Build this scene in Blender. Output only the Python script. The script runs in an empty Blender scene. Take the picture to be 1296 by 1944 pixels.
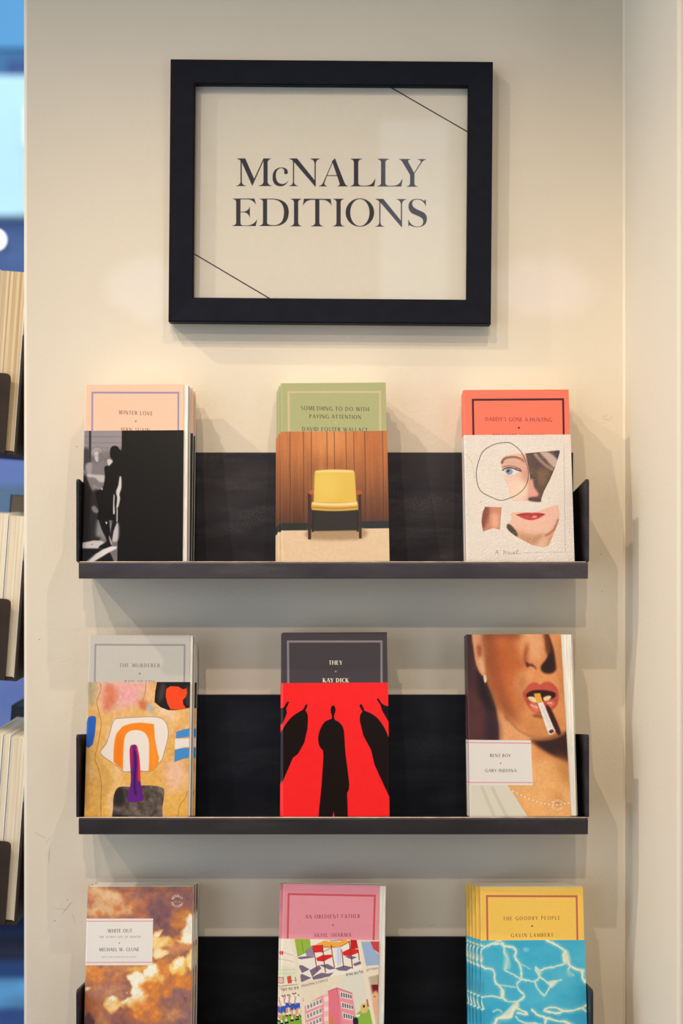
import bpy, bmesh, math, random, re
import numpy as np
from mathutils import Matrix, Vector

random.seed(7)
rng = np.random.default_rng(11)
C = bpy.context.scene.collection
SC = bpy.context.scene

# ------------------------------------------------------------------ camera, world, lamps, exposure
EYE = Vector((0.0, -1.574, 1.45))
F_PX = 2681.0                                   # focal length in photograph pixels (1296 wide)
cam_d = bpy.data.cameras.new('camera'); cam = bpy.data.objects.new('camera', cam_d); C.objects.link(cam)
cam.location = EYE; cam.rotation_euler = (math.radians(90), 0, 0)
cam_d.sensor_fit = 'HORIZONTAL'; cam_d.sensor_width = 24.0; cam_d.lens = 24.0 * F_PX / 1296.0
cam_d.clip_start = 0.02; cam_d.clip_end = 200
cam_d.dof.use_dof = True; cam_d.dof.focus_distance = 1.525; cam_d.dof.aperture_fstop = 3.2
SC.camera = cam

world = bpy.data.worlds.new('sky'); SC.world = world; world.use_nodes = True
bg = world.node_tree.nodes['Background']
bg.inputs[0].default_value = (0.72, 0.85, 1.0, 1); bg.inputs[1].default_value = 2.15

def spot(name, loc, target, power, col, size, blend, radius):
    l = bpy.data.lights.new(name, 'SPOT'); l.energy = power; l.color = col
    l.spot_size = math.radians(size); l.spot_blend = blend; l.shadow_soft_size = radius
    o = bpy.data.objects.new(name, l); C.objects.link(o); o.location = loc
    o.rotation_euler = (Vector(target) - Vector(loc)).to_track_quat('-Z', 'Y').to_euler()
    return o
WARM = (1.0, 0.84, 0.655)
spot('ceiling_spot_right', (0.26, -1.05, 2.80), (.02, 0.0, 0.95), 32, WARM, 50, 1.0, 0.010)
spot('ceiling_spot_left', (-0.80, -0.92, 2.80), (0.26, 0.0, 0.95), 46, WARM, 54, 1.0, 0.009)
spot('ceiling_spot_middle', (-0.40, -1.30, 2.85), (0.16, 0.0, 0.92), 46, WARM, 50, 1.0, 0.010)
spot('ceiling_spot_far', (-0.06, -2.30, 2.88), (0.06, 0.0, 0.80), 66, (1.0, 0.84, 0.64), 46, 1.0, 0.02)
spot('ceiling_spot_side', (-1.30, -0.46, 2.62), (0.31, -.12, 0.95), 62, WARM, 44, 1.0, 0.008)

SC.view_settings.view_transform = 'Standard'; SC.view_settings.look = 'None'
SC.view_settings.gamma = 1.0; SC.view_settings.use_curve_mapping = False
SC.view_settings.exposure = -0.1

# ------------------------------------------------------------------ helpers
def at(px, py, y):
    """photograph pixel + depth plane -> real point"""
    d = y - EYE.y
    return Vector(((px - 648) * d / F_PX, y, EYE.z + (972 - py) * d / F_PX))

def obj(name, bm_or_mesh, mats, parent=None, smooth=False):
    if isinstance(bm_or_mesh, bmesh.types.BMesh):
        bmesh.ops.recalc_face_normals(bm_or_mesh, faces=bm_or_mesh.faces[:])
        me = bpy.data.meshes.new(name); bm_or_mesh.to_mesh(me); bm_or_mesh.free()
    else:
        me = bm_or_mesh
    if not isinstance(mats, (list, tuple)): mats = [mats]
    if not me.materials:
        for m in mats: me.materials.append(m)
    if smooth:
        me.polygons.foreach_set('use_smooth', [True] * len(me.polygons))
    o = bpy.data.objects.new(name, me); C.objects.link(o)
    if parent is not None: o.parent = parent
    return o

def thing(name, label, cat, mat=None, group=None):
    o = bpy.data.objects.new(name, None); C.objects.link(o); o.empty_display_size = 0.03
    if mat is not None: o.matrix_world = mat
    o['label'] = label; o['category'] = cat
    if group: o['group'] = group
    return o

def struct(o):
    o['kind'] = 'structure'; return o

def box(bm, x0, x1, y0, y1, z0, z1, bev=0.0):
    r = bmesh.ops.create_cube(bm, size=1.0)
    for v in r['verts']:
        v.co = Vector((x0 + (v.co.x + .5) * (x1 - x0), y0 + (v.co.y + .5) * (y1 - y0), z0 + (v.co.z + .5) * (z1 - z0)))
    if bev > 0:
        es = list({e for v in r['verts'] for e in v.link_edges})
        bmesh.ops.bevel(bm, geom=es, offset=bev, segments=2, affect='EDGES', profile=0.5)
    return bm

def prism(bm, pts, axis, a, b):
    """extrude a 2D outline along axis ('x': pts are (y,z); 'y': (x,z); 'z': (x,y))"""
    def mk(p, t):
        if axis == 'x': return (t, p[0], p[1])
        if axis == 'y': return (p[0], t, p[1])
        return (p[0], p[1], t)
    va = [bm.verts.new(mk(p, a)) for p in pts]; vb = [bm.verts.new(mk(p, b)) for p in pts]
    bm.faces.new(va); bm.faces.new(vb[::-1])
    n = len(pts)
    for i in range(n):
        bm.faces.new((va[i], vb[i], vb[(i + 1) % n], va[(i + 1) % n]))
    return bm

def round_corner(p, q, r, rad, n=5):
    """points rounding the corner at q between p and r"""
    p, q, r = Vector(p), Vector(q), Vector(r)
    a = q + (p - q).normalized() * rad; b = q + (r - q).normalized() * rad
    return [tuple(a.lerp(q, t).lerp(q.lerp(b, t), t)) for t in [i / n for i in range(n + 1)]]

# ------------------------------------------------------------------ node materials
def mat(name, build):
    m = bpy.data.materials.new(name); m.use_nodes = True
    nt = m.node_tree; b = nt.nodes['Principled BSDF']
    build(nt, b); return m
def N(nt, t, **kw):
    n = nt.nodes.new(t)
    for k, v in kw.items():
        if k.startswith('i_'): n.inputs[k[2:].replace('_', ' ')].default_value = v
        else: setattr(n, k, v)
    return n
def L(nt, a, b): nt.links.new(a, b)
def lin(r, g, b):
    f = lambda c: ((c / 255 + .055) / 1.055) ** 2.4 if c > 10 else c / 255 / 12.92
    return (f(r), f(g), f(b), 1)
def coords(nt, scale=(1, 1, 1)):
    tc = N(nt, 'ShaderNodeTexCoord'); mp = N(nt, 'ShaderNodeMapping'); mp.inputs['Scale'].default_value = scale
    L(nt, tc.outputs['Object'], mp.inputs['Vector']); return mp.outputs['Vector']
def ramp(nt, fac, stops):
    r = N(nt, 'ShaderNodeValToRGB'); e = r.color_ramp.elements
    while len(e) < len(stops): e.new(0.5)
    for el, (p, c) in zip(e, stops): el.position = p; el.color = c
    L(nt, fac, r.inputs[0]); return r.outputs['Color']
def noise(nt, vec, scale, detail=4, rough=.55):
    n = N(nt, 'ShaderNodeTexNoise'); n.inputs['Scale'].default_value = scale
    n.inputs['Detail'].default_value = detail; n.inputs['Roughness'].default_value = rough
    L(nt, vec, n.inputs['Vector']); return n.outputs['Fac']
def bump(nt, b, h, strength, dist):
    bp = N(nt, 'ShaderNodeBump'); bp.inputs['Strength'].default_value = strength; bp.inputs['Distance'].default_value = dist
    L(nt, h, bp.inputs['Height']); L(nt, bp.outputs['Normal'], b.inputs['Normal'])
def mixc(nt, fac, a, c):
    m = N(nt, 'ShaderNodeMix', data_type='RGBA')
    if hasattr(fac, 'is_output'): L(nt, fac, m.inputs['Factor'])
    else: m.inputs['Factor'].default_value = fac
    for s, v in ((m.inputs['A'], a), (m.inputs['B'], c)):
        if hasattr(v, 'is_output'): L(nt, v, s)
        else: s.default_value = v
    return m.outputs['Result']
def plain(name, col, rough=.6, metal=0.0, var=.08, sc=30, bmp=0.0, spec=.5):
    def f(nt, b):
        v = coords(nt); n = noise(nt, v, sc)
        lo = tuple(c * (1 - var) for c in col[:3]) + (1,); hi = tuple(min(1, c * (1 + var)) for c in col[:3]) + (1,)
        L(nt, ramp(nt, n, [(.3, lo), (.7, hi)]), b.inputs['Base Color'])
        b.inputs['Roughness'].default_value = rough; b.inputs['Metallic'].default_value = metal
        b.inputs['Specular IOR Level'].default_value = spec
        if bmp: bump(nt, b, noise(nt, v, sc * 6, 3), bmp, .0006)
    return mat(name, f)

WALL_COL = lin(223, 211, 191)
def wall_paint(patches):
    def f(nt, b):
        v = coords(nt)
        big = noise(nt, v, 3.0, 3)
        col = ramp(nt, big, [(.3, tuple(c * .97 for c in WALL_COL[:3]) + (1,)), (.7, tuple(c * 1.02 for c in WALL_COL[:3]) + (1,))])
        sx = N(nt, 'ShaderNodeSeparateXYZ'); L(nt, v, sx.inputs[0])
        wob = noise(nt, v, 14, 4)
        for (cx, cz, rx, rz, c) in patches:       # slightly paler patches with wobbling edges
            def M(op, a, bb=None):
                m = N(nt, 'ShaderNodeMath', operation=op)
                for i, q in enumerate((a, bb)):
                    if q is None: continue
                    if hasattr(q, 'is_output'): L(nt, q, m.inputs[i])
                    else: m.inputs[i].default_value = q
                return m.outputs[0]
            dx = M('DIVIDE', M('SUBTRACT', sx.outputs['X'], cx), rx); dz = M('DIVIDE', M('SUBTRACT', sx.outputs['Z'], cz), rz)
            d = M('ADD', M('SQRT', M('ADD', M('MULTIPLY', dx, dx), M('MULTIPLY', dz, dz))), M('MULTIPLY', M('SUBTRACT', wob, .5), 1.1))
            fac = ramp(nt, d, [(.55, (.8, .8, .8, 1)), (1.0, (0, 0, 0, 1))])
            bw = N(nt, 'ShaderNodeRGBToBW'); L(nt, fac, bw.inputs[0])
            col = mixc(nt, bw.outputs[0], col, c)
        L(nt, col, b.inputs['Base Color']); b.inputs['Roughness'].default_value = .62
        b.inputs['Specular IOR Level'].default_value = .3
        h = N(nt, 'ShaderNodeMath', operation='ADD')
        L(nt, noise(nt, v, 260, 3), h.inputs[0]); L(nt, noise(nt, v, 45, 3), h.inputs[1])
        bump(nt, b, h.outputs[0], .30, .0008)
    return mat('wall_paint', f)
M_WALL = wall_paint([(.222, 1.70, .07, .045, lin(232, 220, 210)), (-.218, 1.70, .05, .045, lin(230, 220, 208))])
M_WALL2 = wall_paint([])
M_CASING = plain('casing_paint', lin(236, 220, 206), .45, var=.02)
M_CAULK = plain('caulk', lin(232, 218, 194), .5, var=.03)
M_CHIP = plain('paint_chip_dark', lin(120, 100, 80), .8)
M_SCUFF = plain('paint_scuff_grey', lin(196, 186, 170), .8)

def steel(name, a, bcol, hi, rough):
    def f(nt, b):
        v = coords(nt, (.6, 1, 2.0)); n1 = noise(nt, v, 11, 6, .62); n2 = noise(nt, coords(nt, (1, 1, 1.3)), 520, 3, .7); n3 = noise(nt, coords(nt, (.45, 1, 2.4)), 16, 5, .6)
        c1 = ramp(nt, n1, [(.32, a), (.66, bcol)])
        pm = N(nt, 'ShaderNodeMath', operation='MULTIPLY'); pb = N(nt, 'ShaderNodeRGBToBW'); L(nt, ramp(nt, n3, [(.5, (0, 0, 0, 1)), (.68, (1, 1, 1, 1))]), pb.inputs[0]); L(nt, pb.outputs[0], pm.inputs[0])
        f2 = ramp(nt, n2, [(.44, (.12, .12, .12, 1)), (.66, (.75, .75, .75, 1))])
        bw = N(nt, 'ShaderNodeRGBToBW'); L(nt, f2, bw.inputs[0]); L(nt, bw.outputs[0], pm.inputs[1])
        L(nt, mixc(nt, pm.outputs[0], c1, hi), b.inputs['Base Color'])
        b.inputs['Metallic'].default_value = .1; b.inputs['Specular IOR Level'].default_value = .22
        r = ramp(nt, n1, [(.3, (rough - .08,) * 3 + (1,)), (.7, (rough + .1,) * 3 + (1,))])
        L(nt, r, b.inputs['Roughness']); bump(nt, b, n2, .08, .0006)
    return mat(name, f)
M_STEELS = [steel('blackened_steel_scaled_lit', (.019, .0175, .023, 1), (.046, .040, .046, 1), (.11, .10, .105, 1), .46), steel('blackened_steel_shaded', (.006, .0075, .013, 1), (.012, .013, .019, 1), (.035, .034, .04, 1), .44), steel('blackened_steel_deep_shade', (.0022, .0026, .004, 1), (.006, .006, .008, 1), (.022, .021, .024, 1), .44)]  # plate colours carry the light: top one lit, lower two in shade
M_STEEL = steel('blackened_steel', (.011, .0105, .014, 1), (.028, .024, .028, 1), (.075, .068, .072, 1), .46)
M_LIP = steel('blackened_steel_lip_lit', (.040, .035, .042, 1), (.072, .063, .072, 1), (.16, .15, .16, 1), .44)
M_EDGE = plain('painted_edge_highlight', (.30, .24, .19, 1), .4, .35, var=.35, sc=60)  # pale metal standing in for light caught on the lip fold
M_LIPS = [M_LIP, steel('blackened_steel_lip_shaded', (.026, .022, .024, 1), (.042, .036, .038, 1), (.09, .085, .09, 1), .42), M_LIP]  # lamplight on the top lip, shade on the middle one, mixed into colour
M_BROWNSTEEL = steel('bronze_steel', (.030, .018, .012, 1), (.045, .028, .020, 1), (.06, .04, .03, 1), .5)
M_FRAME = plain('black_frame_lacquer', (.006, .0075, .0135, 1), .5, var=.15, sc=60, bmp=.05, spec=.1)
def pages_f(nt, b):
    v = coords(nt, (1, 1, .02)); n = noise(nt, v, 1900, 2, .6)
    L(nt, ramp(nt, n, [(.35, lin(206, 198, 184)), (.62, lin(240, 236, 228))]), b.inputs['Base Color'])
    b.inputs['Roughness'].default_value = .85; bump(nt, b, n, .25, .0003)
M_PAGES = mat('page_edges', pages_f)
def oldpages_f(nt, b):
    v = coords(nt, (1, .02, .002)); n = noise(nt, v, 800, 2, .6); m2 = noise(nt, coords(nt, (1, .02, .004)), 160, 2)
    c = ramp(nt, n, [(.36, lin(186, 156, 112)), (.6, lin(226, 204, 166))])
    L(nt, mixc(nt, ramp(nt, m2, [(.55, (0, 0, 0, 1)), (.75, (.5, .5, .5, 1))]), c, lin(240, 228, 205)), b.inputs['Base Color'])
    b.inputs['Roughness'].default_value = .85; bump(nt, b, n, .3, .0004)
M_OLDPAGES = mat('cream_page_edges', oldpages_f)
def palepages_f(nt, b):
    v = coords(nt, (1, .02, .002)); n = noise(nt, v, 900, 2, .6)
    L(nt, ramp(nt, n, [(.36, lin(216, 200, 172)), (.6, lin(232, 220, 196))]), b.inputs['Base Color'])
    b.inputs['Roughness'].default_value = .85; bump(nt, b, n, .2, .0004)
M_PALEPAGES = mat('pale_page_edges', palepages_f)
M_PAPER = plain('white_paper', lin(238, 234, 226), .75, var=.02)

# ------------------------------------------------------------------ a small vector painter for the flat print
def beziers(path):
    out = []; cur = None; tok = re.findall(r'[MLQZ]|-?[0-9.]+', path); i = 0; cmd = None; p = (0, 0)
    def num(): nonlocal i; v = float(tok[i]); i += 1; return v
    while i < len(tok):
        if tok[i].isalpha(): cmd = tok[i]; i += 1
        if cmd == 'Z': continue
        if cmd == 'M': p = (num(), num()); cur = [p]; out.append(cur); cmd = 'L'
        elif cmd == 'L': p = (num(), num()); cur.append(p)
        elif cmd == 'Q':
            c = (num(), num()); e = (num(), num())
            for k in range(1, 11):
                t = k / 10; cur.append(((1-t)**2*p[0]+2*t*(1-t)*c[0]+t*t*e[0], (1-t)**2*p[1]+2*t*(1-t)*c[1]+t*t*e[1]))
            p = e
    return out
def catmull(pts, closed=True, n=7):
    P = [np.array(q, float) for q in pts]; m = len(P); out = []
    rg = range(m) if closed else range(m - 1)
    for i in rg:
        if closed: a, b, c, d = P[i-1], P[i], P[(i+1) % m], P[(i+2) % m]
        else: a, b, c, d = P[max(i-1, 0)], P[i], P[i+1], P[min(i+2, m-1)]
        for k in range(n):
            t = k / n
            out.append(.5*((2*b)+(-a+c)*t+(2*a-5*b+4*c-d)*t*t+(-a+3*b-3*c+d)*t**3))
    if not closed: out.append(P[-1])
    return [tuple(q) for q in out]
def pairs(s):
    v = [float(x) for x in s.replace(',', ' ').split()]; return list(zip(v[0::2], v[1::2]))
def homography(src, dst):
    A = []
    for (x, y), (u, v) in zip(src, dst):
        A.append([x, y, 1, 0, 0, 0, -u*x, -u*y, u]); A.append([0, 0, 0, x, y, 1, -v*x, -v*y, v])
    A = np.array(A, float); h = np.linalg.solve(A[:, :8], A[:, 8]); return np.append(h, 1).reshape(3, 3)
def boxblur(a, r):
    r = int(round(r))
    if r < 1: return a
    for _ in range(2):
        for ax in (0, 1):
            pad = [(0, 0), (0, 0)]; pad[ax] = (r + 1, r)
            c = np.cumsum(np.pad(a, pad, mode='edge'), axis=ax)
            if ax == 0: a = (c[2*r+1:] - c[:-2*r-1]) / (2*r+1)
            else: a = (c[:, 2*r+1:] - c[:, :-2*r-1]) / (2*r+1)
    return a
def fbm(h, w, cell, octaves=4, seed=0, stretch=(1, 1)):
    r = np.random.default_rng(seed); out = np.zeros((h, w)); amp = 1; tot = 0
    for o in range(octaves):
        cy, cx = max(cell*stretch[1]/2**o, 1), max(cell*stretch[0]/2**o, 1)
        gh, gw = int(h/cy)+3, int(w/cx)+3; g = r.random((gh, gw))
        y = np.arange(h)/cy; x = np.arange(w)/cx; yi = y.astype(int); xi = x.astype(int)
        fy = (y-yi); fx = (x-xi); fy = (fy*fy*(3-2*fy))[:, None]; fx = (fx*fx*(3-2*fx))[None]
        a = g[yi][:, xi]; b = g[yi][:, xi+1]; c = g[yi+1][:, xi]; d = g[yi+1][:, xi+1]
        out += amp*((a*(1-fx)+b*fx)*(1-fy)+(c*(1-fx)+d*fx)*fy); tot += amp; amp *= .5
    return out/tot
SS = 3
class Canvas:
    def __init__(s, W, H, col, quad=None, off=0, fw=None):
        s.W, s.H = W, H; s.a = np.empty((H, W, 3), np.float32); s.a[:] = np.array(col)/255
        fw = fw or W - off
        s.off, s.fw = off, fw
        s.Hm = homography(quad, [(off, 0), (off+fw, 0), (off+fw, H), (off, H)]) if quad else np.eye(3)
        if quad: s.k = fw/math.dist(quad[0], quad[1])
        else: s.k = 1
    def tr(s, pts):
        p = np.c_[np.array(pts, float), np.ones(len(pts))] @ s.Hm.T; return p[:, :2]/p[:, 2:]
    def cover_in(s, contours, orient=True, pad=0):
        """anti-aliased coverage of the contours, as (mask, rows, columns) of the part it touches"""
        P = [s.tr(c) for c in contours]
        lo = np.min([p.min(0) for p in P], axis=0)-pad-2; hi = np.max([p.max(0) for p in P], axis=0)+pad+3
        x0, y0 = [int(max(v, 0)) for v in lo]; x1, y1 = int(min(hi[0], s.W)), int(min(hi[1], s.H))
        if x1 <= x0 or y1 <= y0: return None
        w, h = x1-x0, y1-y0
        acc = np.zeros((h*SS, w+2), np.float32)
        for j, p in enumerate(P):
            x, y = p[:, 0]-x0, (p[:, 1]-y0)*SS
            ar = np.sum(x*np.roll(y, -1)-np.roll(x, -1)*y)
            want = -1 if (orient is True and j > 0) else 1
            sg = want if ar > 0 else -want
            xn, yn = np.roll(x, -1), np.roll(y, -1)
            for k in range(len(p)):
                xa, ya, xb, yb = x[k], y[k], xn[k], yn[k]
                d = sg
                if ya > yb: xa, ya, xb, yb = xb, yb, xa, ya; d = -sg
                r0, r1 = max(int(math.ceil(ya-.5)), 0), min(int(math.ceil(yb-.5)), h*SS)
                if r1 <= r0: continue
                rows = np.arange(r0, r1); xs = np.clip(xa+(rows+.5-ya)*(xb-xa)/(yb-ya), 0, w)
                xi = xs.astype(int); fr = xs-xi
                acc[rows, xi] += d*(1-fr); acc[rows, xi+1] += d*fr
        m = np.clip(np.abs(np.cumsum(acc, axis=1)[:, :w]), 0, 1)
        return m.reshape(h, SS, w).mean(1), slice(y0, y1), slice(x0, x1)
    def cover(s, contours, orient=True):
        full = np.zeros((s.H, s.W), np.float32); r = s.cover_in(contours, orient)
        if r: full[r[1], r[2]] = r[0]
        return full
    def put(s, m, col, alpha=1.0):
        s.a += (np.asarray(col, np.float32)/255 - s.a)*(m*alpha)[..., None]
    def draw(s, contours, col, blur, alpha, clip):
        r = s.cover_in(contours, True, 2.2*blur*s.k)
        if r is None: return
        m, ys, xs = r
        if blur: m = boxblur(m, blur*s.k)
        if clip is not None: m = m*clip[ys, xs]
        v = s.a[ys, xs]; v += (np.asarray(col, np.float32)/255 - v)*(m*alpha)[..., None]
    def p(s, pts, col, blur=0, alpha=1.0, smooth=True, clip=None):
        """a filled shape; pts 'x y x y ...' or an SVG-like path starting with M"""
        if isinstance(pts, str):
            if pts.lstrip().startswith('M'): cs = beziers(pts)
            else:
                q = pairs(pts); cs = [catmull(q) if smooth else q]
        else: cs = [pts]
        s.draw(cs, col, blur, alpha, clip)
    def stroke_poly(s, pts, w0, w1=None):
        w1 = w0 if w1 is None else w1; P = np.array(pts, float); n = len(P)
        d = np.gradient(P, axis=0); d /= np.maximum(np.linalg.norm(d, axis=1), 1e-9)[:, None]
        nn = np.c_[-d[:, 1], d[:, 0]]; w = np.linspace(w0, w1, n)[:, None]/2
        return [tuple(q) for q in P+nn*w]+[tuple(q) for q in (P-nn*w)[::-1]]
    def l(s, pts, w, col, blur=0, alpha=1.0, smooth=True, w1=None, clip=None):
        q = pairs(pts) if isinstance(pts, str) else pts
        if smooth and len(q) > 2: q = catmull(q, False)
        if not smooth and len(q) > 2:
            for a, b in zip(q[:-1], q[1:]): s.draw([s.stroke_poly([a, b], w)], col, blur, alpha, clip)
        else: s.draw([s.stroke_poly(q, w, w1)], col, blur, alpha, clip)
    def mottle(s, amt, cell, seed=1, octaves=4, m=None, stretch=(1, 1)):
        f = (fbm(s.H, s.W, cell, octaves, seed, stretch)-.5)*2*amt
        if m is not None: f = f*m
        s.a *= (1+f)[..., None]
    def warp(s, amp, cell, seed=0, octaves=3):
        dx = (fbm(s.H, s.W, cell, octaves, seed)-.5)*2*amp; dy = (fbm(s.H, s.W, cell, octaves, seed+77)-.5)*2*amp
        yy, xx = np.mgrid[0:s.H, 0:s.W]; x = np.clip(xx+dx, 0, s.W-1.01); y = np.clip(yy+dy, 0, s.H-1.01)
        xi, yi = x.astype(int), y.astype(int); fx, fy = (x-xi)[..., None], (y-yi)[..., None]; a = s.a
        s.a = ((a[yi, xi]*(1-fx)+a[yi, xi+1]*fx)*(1-fy)+(a[yi+1, xi]*(1-fx)+a[yi+1, xi+1]*fx)*fy).astype(np.float32)
    def text(s, txt, cx, base, width, cap, col, bold=1.0, slant=0.0, alpha=1.0):
        polys = text_polys(txt, cx, base, width, cap, bold, slant)
        s.put(s.cover(polys, orient=False), col, alpha)
    def bfont(s, txt, cx, base, width, col, slant=0.0, alpha=1.0, rot=0.0):
        tris = font_tris(txt, slant); xs = [q[0] for t in tris for q in t]; x0, x1 = min(xs), max(xs); k = width/(x1-x0)
        ca, sa = math.cos(rot), math.sin(rot); out = []
        for t in tris:
            q = []
            for (x, y) in t:
                dx, dy = (x-(x0+x1)/2)*k, -y*k; q.append((cx+dx*ca-dy*sa, base+dx*sa+dy*ca))
            out.append(q)
        s.put(s.cover(out, orient=False), col, alpha)
    def image(s, name, gain=1.0):
        a = np.clip(s.a, 0, 1)
        if gain != 1.0:
            l_ = np.where(a <= .04045, a/12.92, ((a+.055)/1.055)**2.4)*gain; l_ = np.clip(l_, 0, 1)
            a = np.where(l_ <= .0031308, l_*12.92, 1.055*l_**(1/2.4)-.055)
        im = bpy.data.images.new(name, s.W, s.H, alpha=False)
        px = np.ones((s.H, s.W, 4), np.float32); px[..., :3] = a[::-1]
        im.pixels.foreach_set(px.ravel()); im.update(); im.pack(); return im
    def front_mask(s):
        m = np.zeros((s.H, s.W), np.float32); m[:, s.off:] = 1; return m

def font_tris(txt, shear):
    cu = bpy.data.curves.new('t', 'FONT'); cu.body = txt; cu.shear = shear
    o = bpy.data.objects.new('t', cu); C.objects.link(o)
    me = o.to_mesh(); me.calc_loop_triangles()
    t = [[(me.vertices[i].co.x, me.vertices[i].co.y) for i in lt.vertices] for lt in me.loop_triangles]
    o.to_mesh_clear(); bpy.data.objects.remove(o); bpy.data.curves.remove(cu); return t

# caps of a flared high-contrast sans: (advance, strokes); S straight, A arc; y up, cap height 1
TH, TN = .145, .068
def S_(x0, y0, x1, y1, w): return ('S', x0, y0, x1, y1, w)
def A_(cx, cy, rx, ry, a0, a1, wx=TH, wy=TN): return ('A', cx, cy, rx, ry, a0, a1, wx, wy)
st = lambda x: S_(x, 0, x, 1, TH)
hb = lambda x0, x1, y: S_(x0, y, x1, y, TN)
GL = {
 'A': (.82, [S_(.05,0,.41,1,TN), S_(.41,1,.76,0,TH), hb(.18,.63,.34)]),
 'B': (.64, [st(.10), A_(.30,.745,.22,.255,-90,90), hb(.1,.3,.966), hb(.1,.3,.52), A_(.32,.265,.26,.265,-90,90), hb(.1,.32,.034)]),
 'C': (.80, [A_(.50,.5,.46,.52,48,312)]),
 'D': (.82, [st(.10), A_(.30,.5,.46,.5,-90,90), hb(.1,.3,.966), hb(.1,.3,.034)]),
 'E': (.58, [st(.10), hb(.1,.52,.966), hb(.1,.46,.52), hb(.1,.54,.034)]),
 'F': (.54, [st(.10), hb(.1,.52,.966), hb(.1,.46,.52)]),
 'G': (.86, [A_(.50,.5,.46,.52,48,325), S_(.80,.03,.80,.44,TH)]),
 'H': (.82, [st(.10), st(.70), hb(.1,.7,.52)]),
 'I': (.22, [st(.11)]), 'J': (.36, [S_(.22,.1,.22,1,TH), A_(.08,.1,.16,.2,-90,0)]),
 'K': (.72, [st(.10), S_(.14,.44,.60,1,TN), S_(.24,.56,.68,0,TH)]),
 'L': (.56, [st(.10), hb(.1,.54,.034)]),
 'M': (.98, [S_(.09,0,.13,1,TN), S_(.13,1,.48,.04,TH), S_(.48,.04,.82,1,TN), S_(.83,1,.88,0,TH)]),
 'N': (.82, [S_(.09,0,.09,1,TN), S_(.09,1,.72,0,TH), S_(.72,0,.72,1,TN)]),
 'O': (.96, [A_(.48,.5,.46,.52,0,360)]),
 'P': (.60, [st(.10), A_(.30,.73,.25,.27,-90,90), hb(.1,.3,.966), hb(.1,.3,.494)]),
 'R': (.68, [st(.10), A_(.30,.74,.24,.26,-90,90), hb(.1,.3,.966), hb(.1,.3,.51), S_(.28,.5,.64,0,TH)]),
 'S': (.54, [A_(.27,.74,.20,.26,35,270,TH*.9,TN), A_(.27,.26,.22,.26,-145,90,TH*.9,TN)]),
 'T': (.64, [st(.32), hb(.02,.62,.966)]),
 'U': (.78, [S_(.10,.32,.10,1,TH), A_(.39,.32,.33,.34,180,360,TH*.8,TN), S_(.67,.32,.67,1,TN)]),
 'V': (.76, [S_(.05,1,.38,0,TH), S_(.38,0,.71,1,TN)]),
 'W': (1.10, [S_(.04,1,.32,0,TH), S_(.32,0,.55,1,TN), S_(.55,1,.80,0,TH), S_(.80,0,1.05,1,TN)]),
 'X': (.70, [S_(.05,1,.65,0,TH), S_(.05,0,.64,1,TN)]),
 'Y': (.70, [S_(.04,1,.34,.46,TH), S_(.34,.46,.66,1,TN), S_(.34,0,.34,.48,TH)]),
 'Z': (.62, [hb(.04,.58,.966), S_(.06,.03,.56,.97,TH), hb(.04,.58,.034)]),
 '-': (.34, [S_(.05,.36,.29,.36,TN*1.4)]), '.': (.22, [S_(.11,0,.11,.13,.13)]),
 '1': (.36, [st(.18)]), '8': (.60, [A_(.29,.74,.20,.26,0,360), A_(.29,.27,.23,.27,0,360)]),
 "'": (.18, [S_(.09,.72,.09,1,.1)]), ' ': (.34, []),
}
def glyph_polys(ch, bold):
    out = []
    for g in GL[ch][1]:
        if g[0] == 'S':
            _, x0, y0, x1, y1, w = g; w = w*bold if w > .1 else w*(1+(bold-1)*.4)
            dx, dy = x1-x0, y1-y0; ln = math.hypot(dx, dy); nx, ny = -dy/ln, dx/ln
            fl = .62*w; md = .46*w; pts = []
            for t, h in ((0, fl), (.2, md), (.8, md), (1, fl)): pts.append((x0+dx*t+nx*h, y0+dy*t+ny*h))
            for t, h in ((1, fl), (.8, md), (.2, md), (0, fl)): pts.append((x0+dx*t-nx*h, y0+dy*t-ny*h))
            out.append(pts)
        else:
            _, cx, cy, rx, ry, a0, a1, wx, wy = g; wx = wx*bold; wy = wy*(1+(bold-1)*.4); n = 22
            an = [math.radians(a0+(a1-a0)*k/n) for k in range(n+1)]
            o = [(cx+rx*math.cos(a), cy+ry*math.sin(a)) for a in an]
            i = [(cx+(rx-wx)*math.cos(a), cy+(ry-wy)*math.sin(a)) for a in an]
            out.append(o+i[::-1])
    return out
def text_polys(txt, cx, base, width, cap, bold=1.0, slant=0.0):
    adv = [GL[c][0] for c in txt]; tot = sum(adv)*cap
    sp = (width-tot)/max(len(txt)-1, 1); x = cx-width/2; out = []
    for c, a in zip(txt, adv):
        for g in glyph_polys(c, bold): out.append([(x+(px+slant*py)*cap, base-py*cap) for px, py in g])
        x += a*cap+sp
    return out
def ring_text(cv, txt, cx, cy, r, a0, a1, cap, col, flip=False):
    """caps set round a circle (degrees, clockwise from the top)"""
    out = []
    for i, c in enumerate(txt):
        a = math.radians(a0+(a1-a0)*i/max(len(txt)-1, 1)); ca, sa = math.cos(a), math.sin(a); w = GL[c][0]
        for g in glyph_polys(c, 1.3):
            q = []
            for (x, y) in g:
                dx, dy = (x-w/2)*cap, y*cap
                if flip: dx, dy = -dx, -dy+cap
                rr = r+dy-cap*.5
                q.append((cx+rr*sa+dx*ca, cy-rr*ca+dx*sa))
            out.append(q)
    cv.put(cv.cover(out, orient=False), col)

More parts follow.
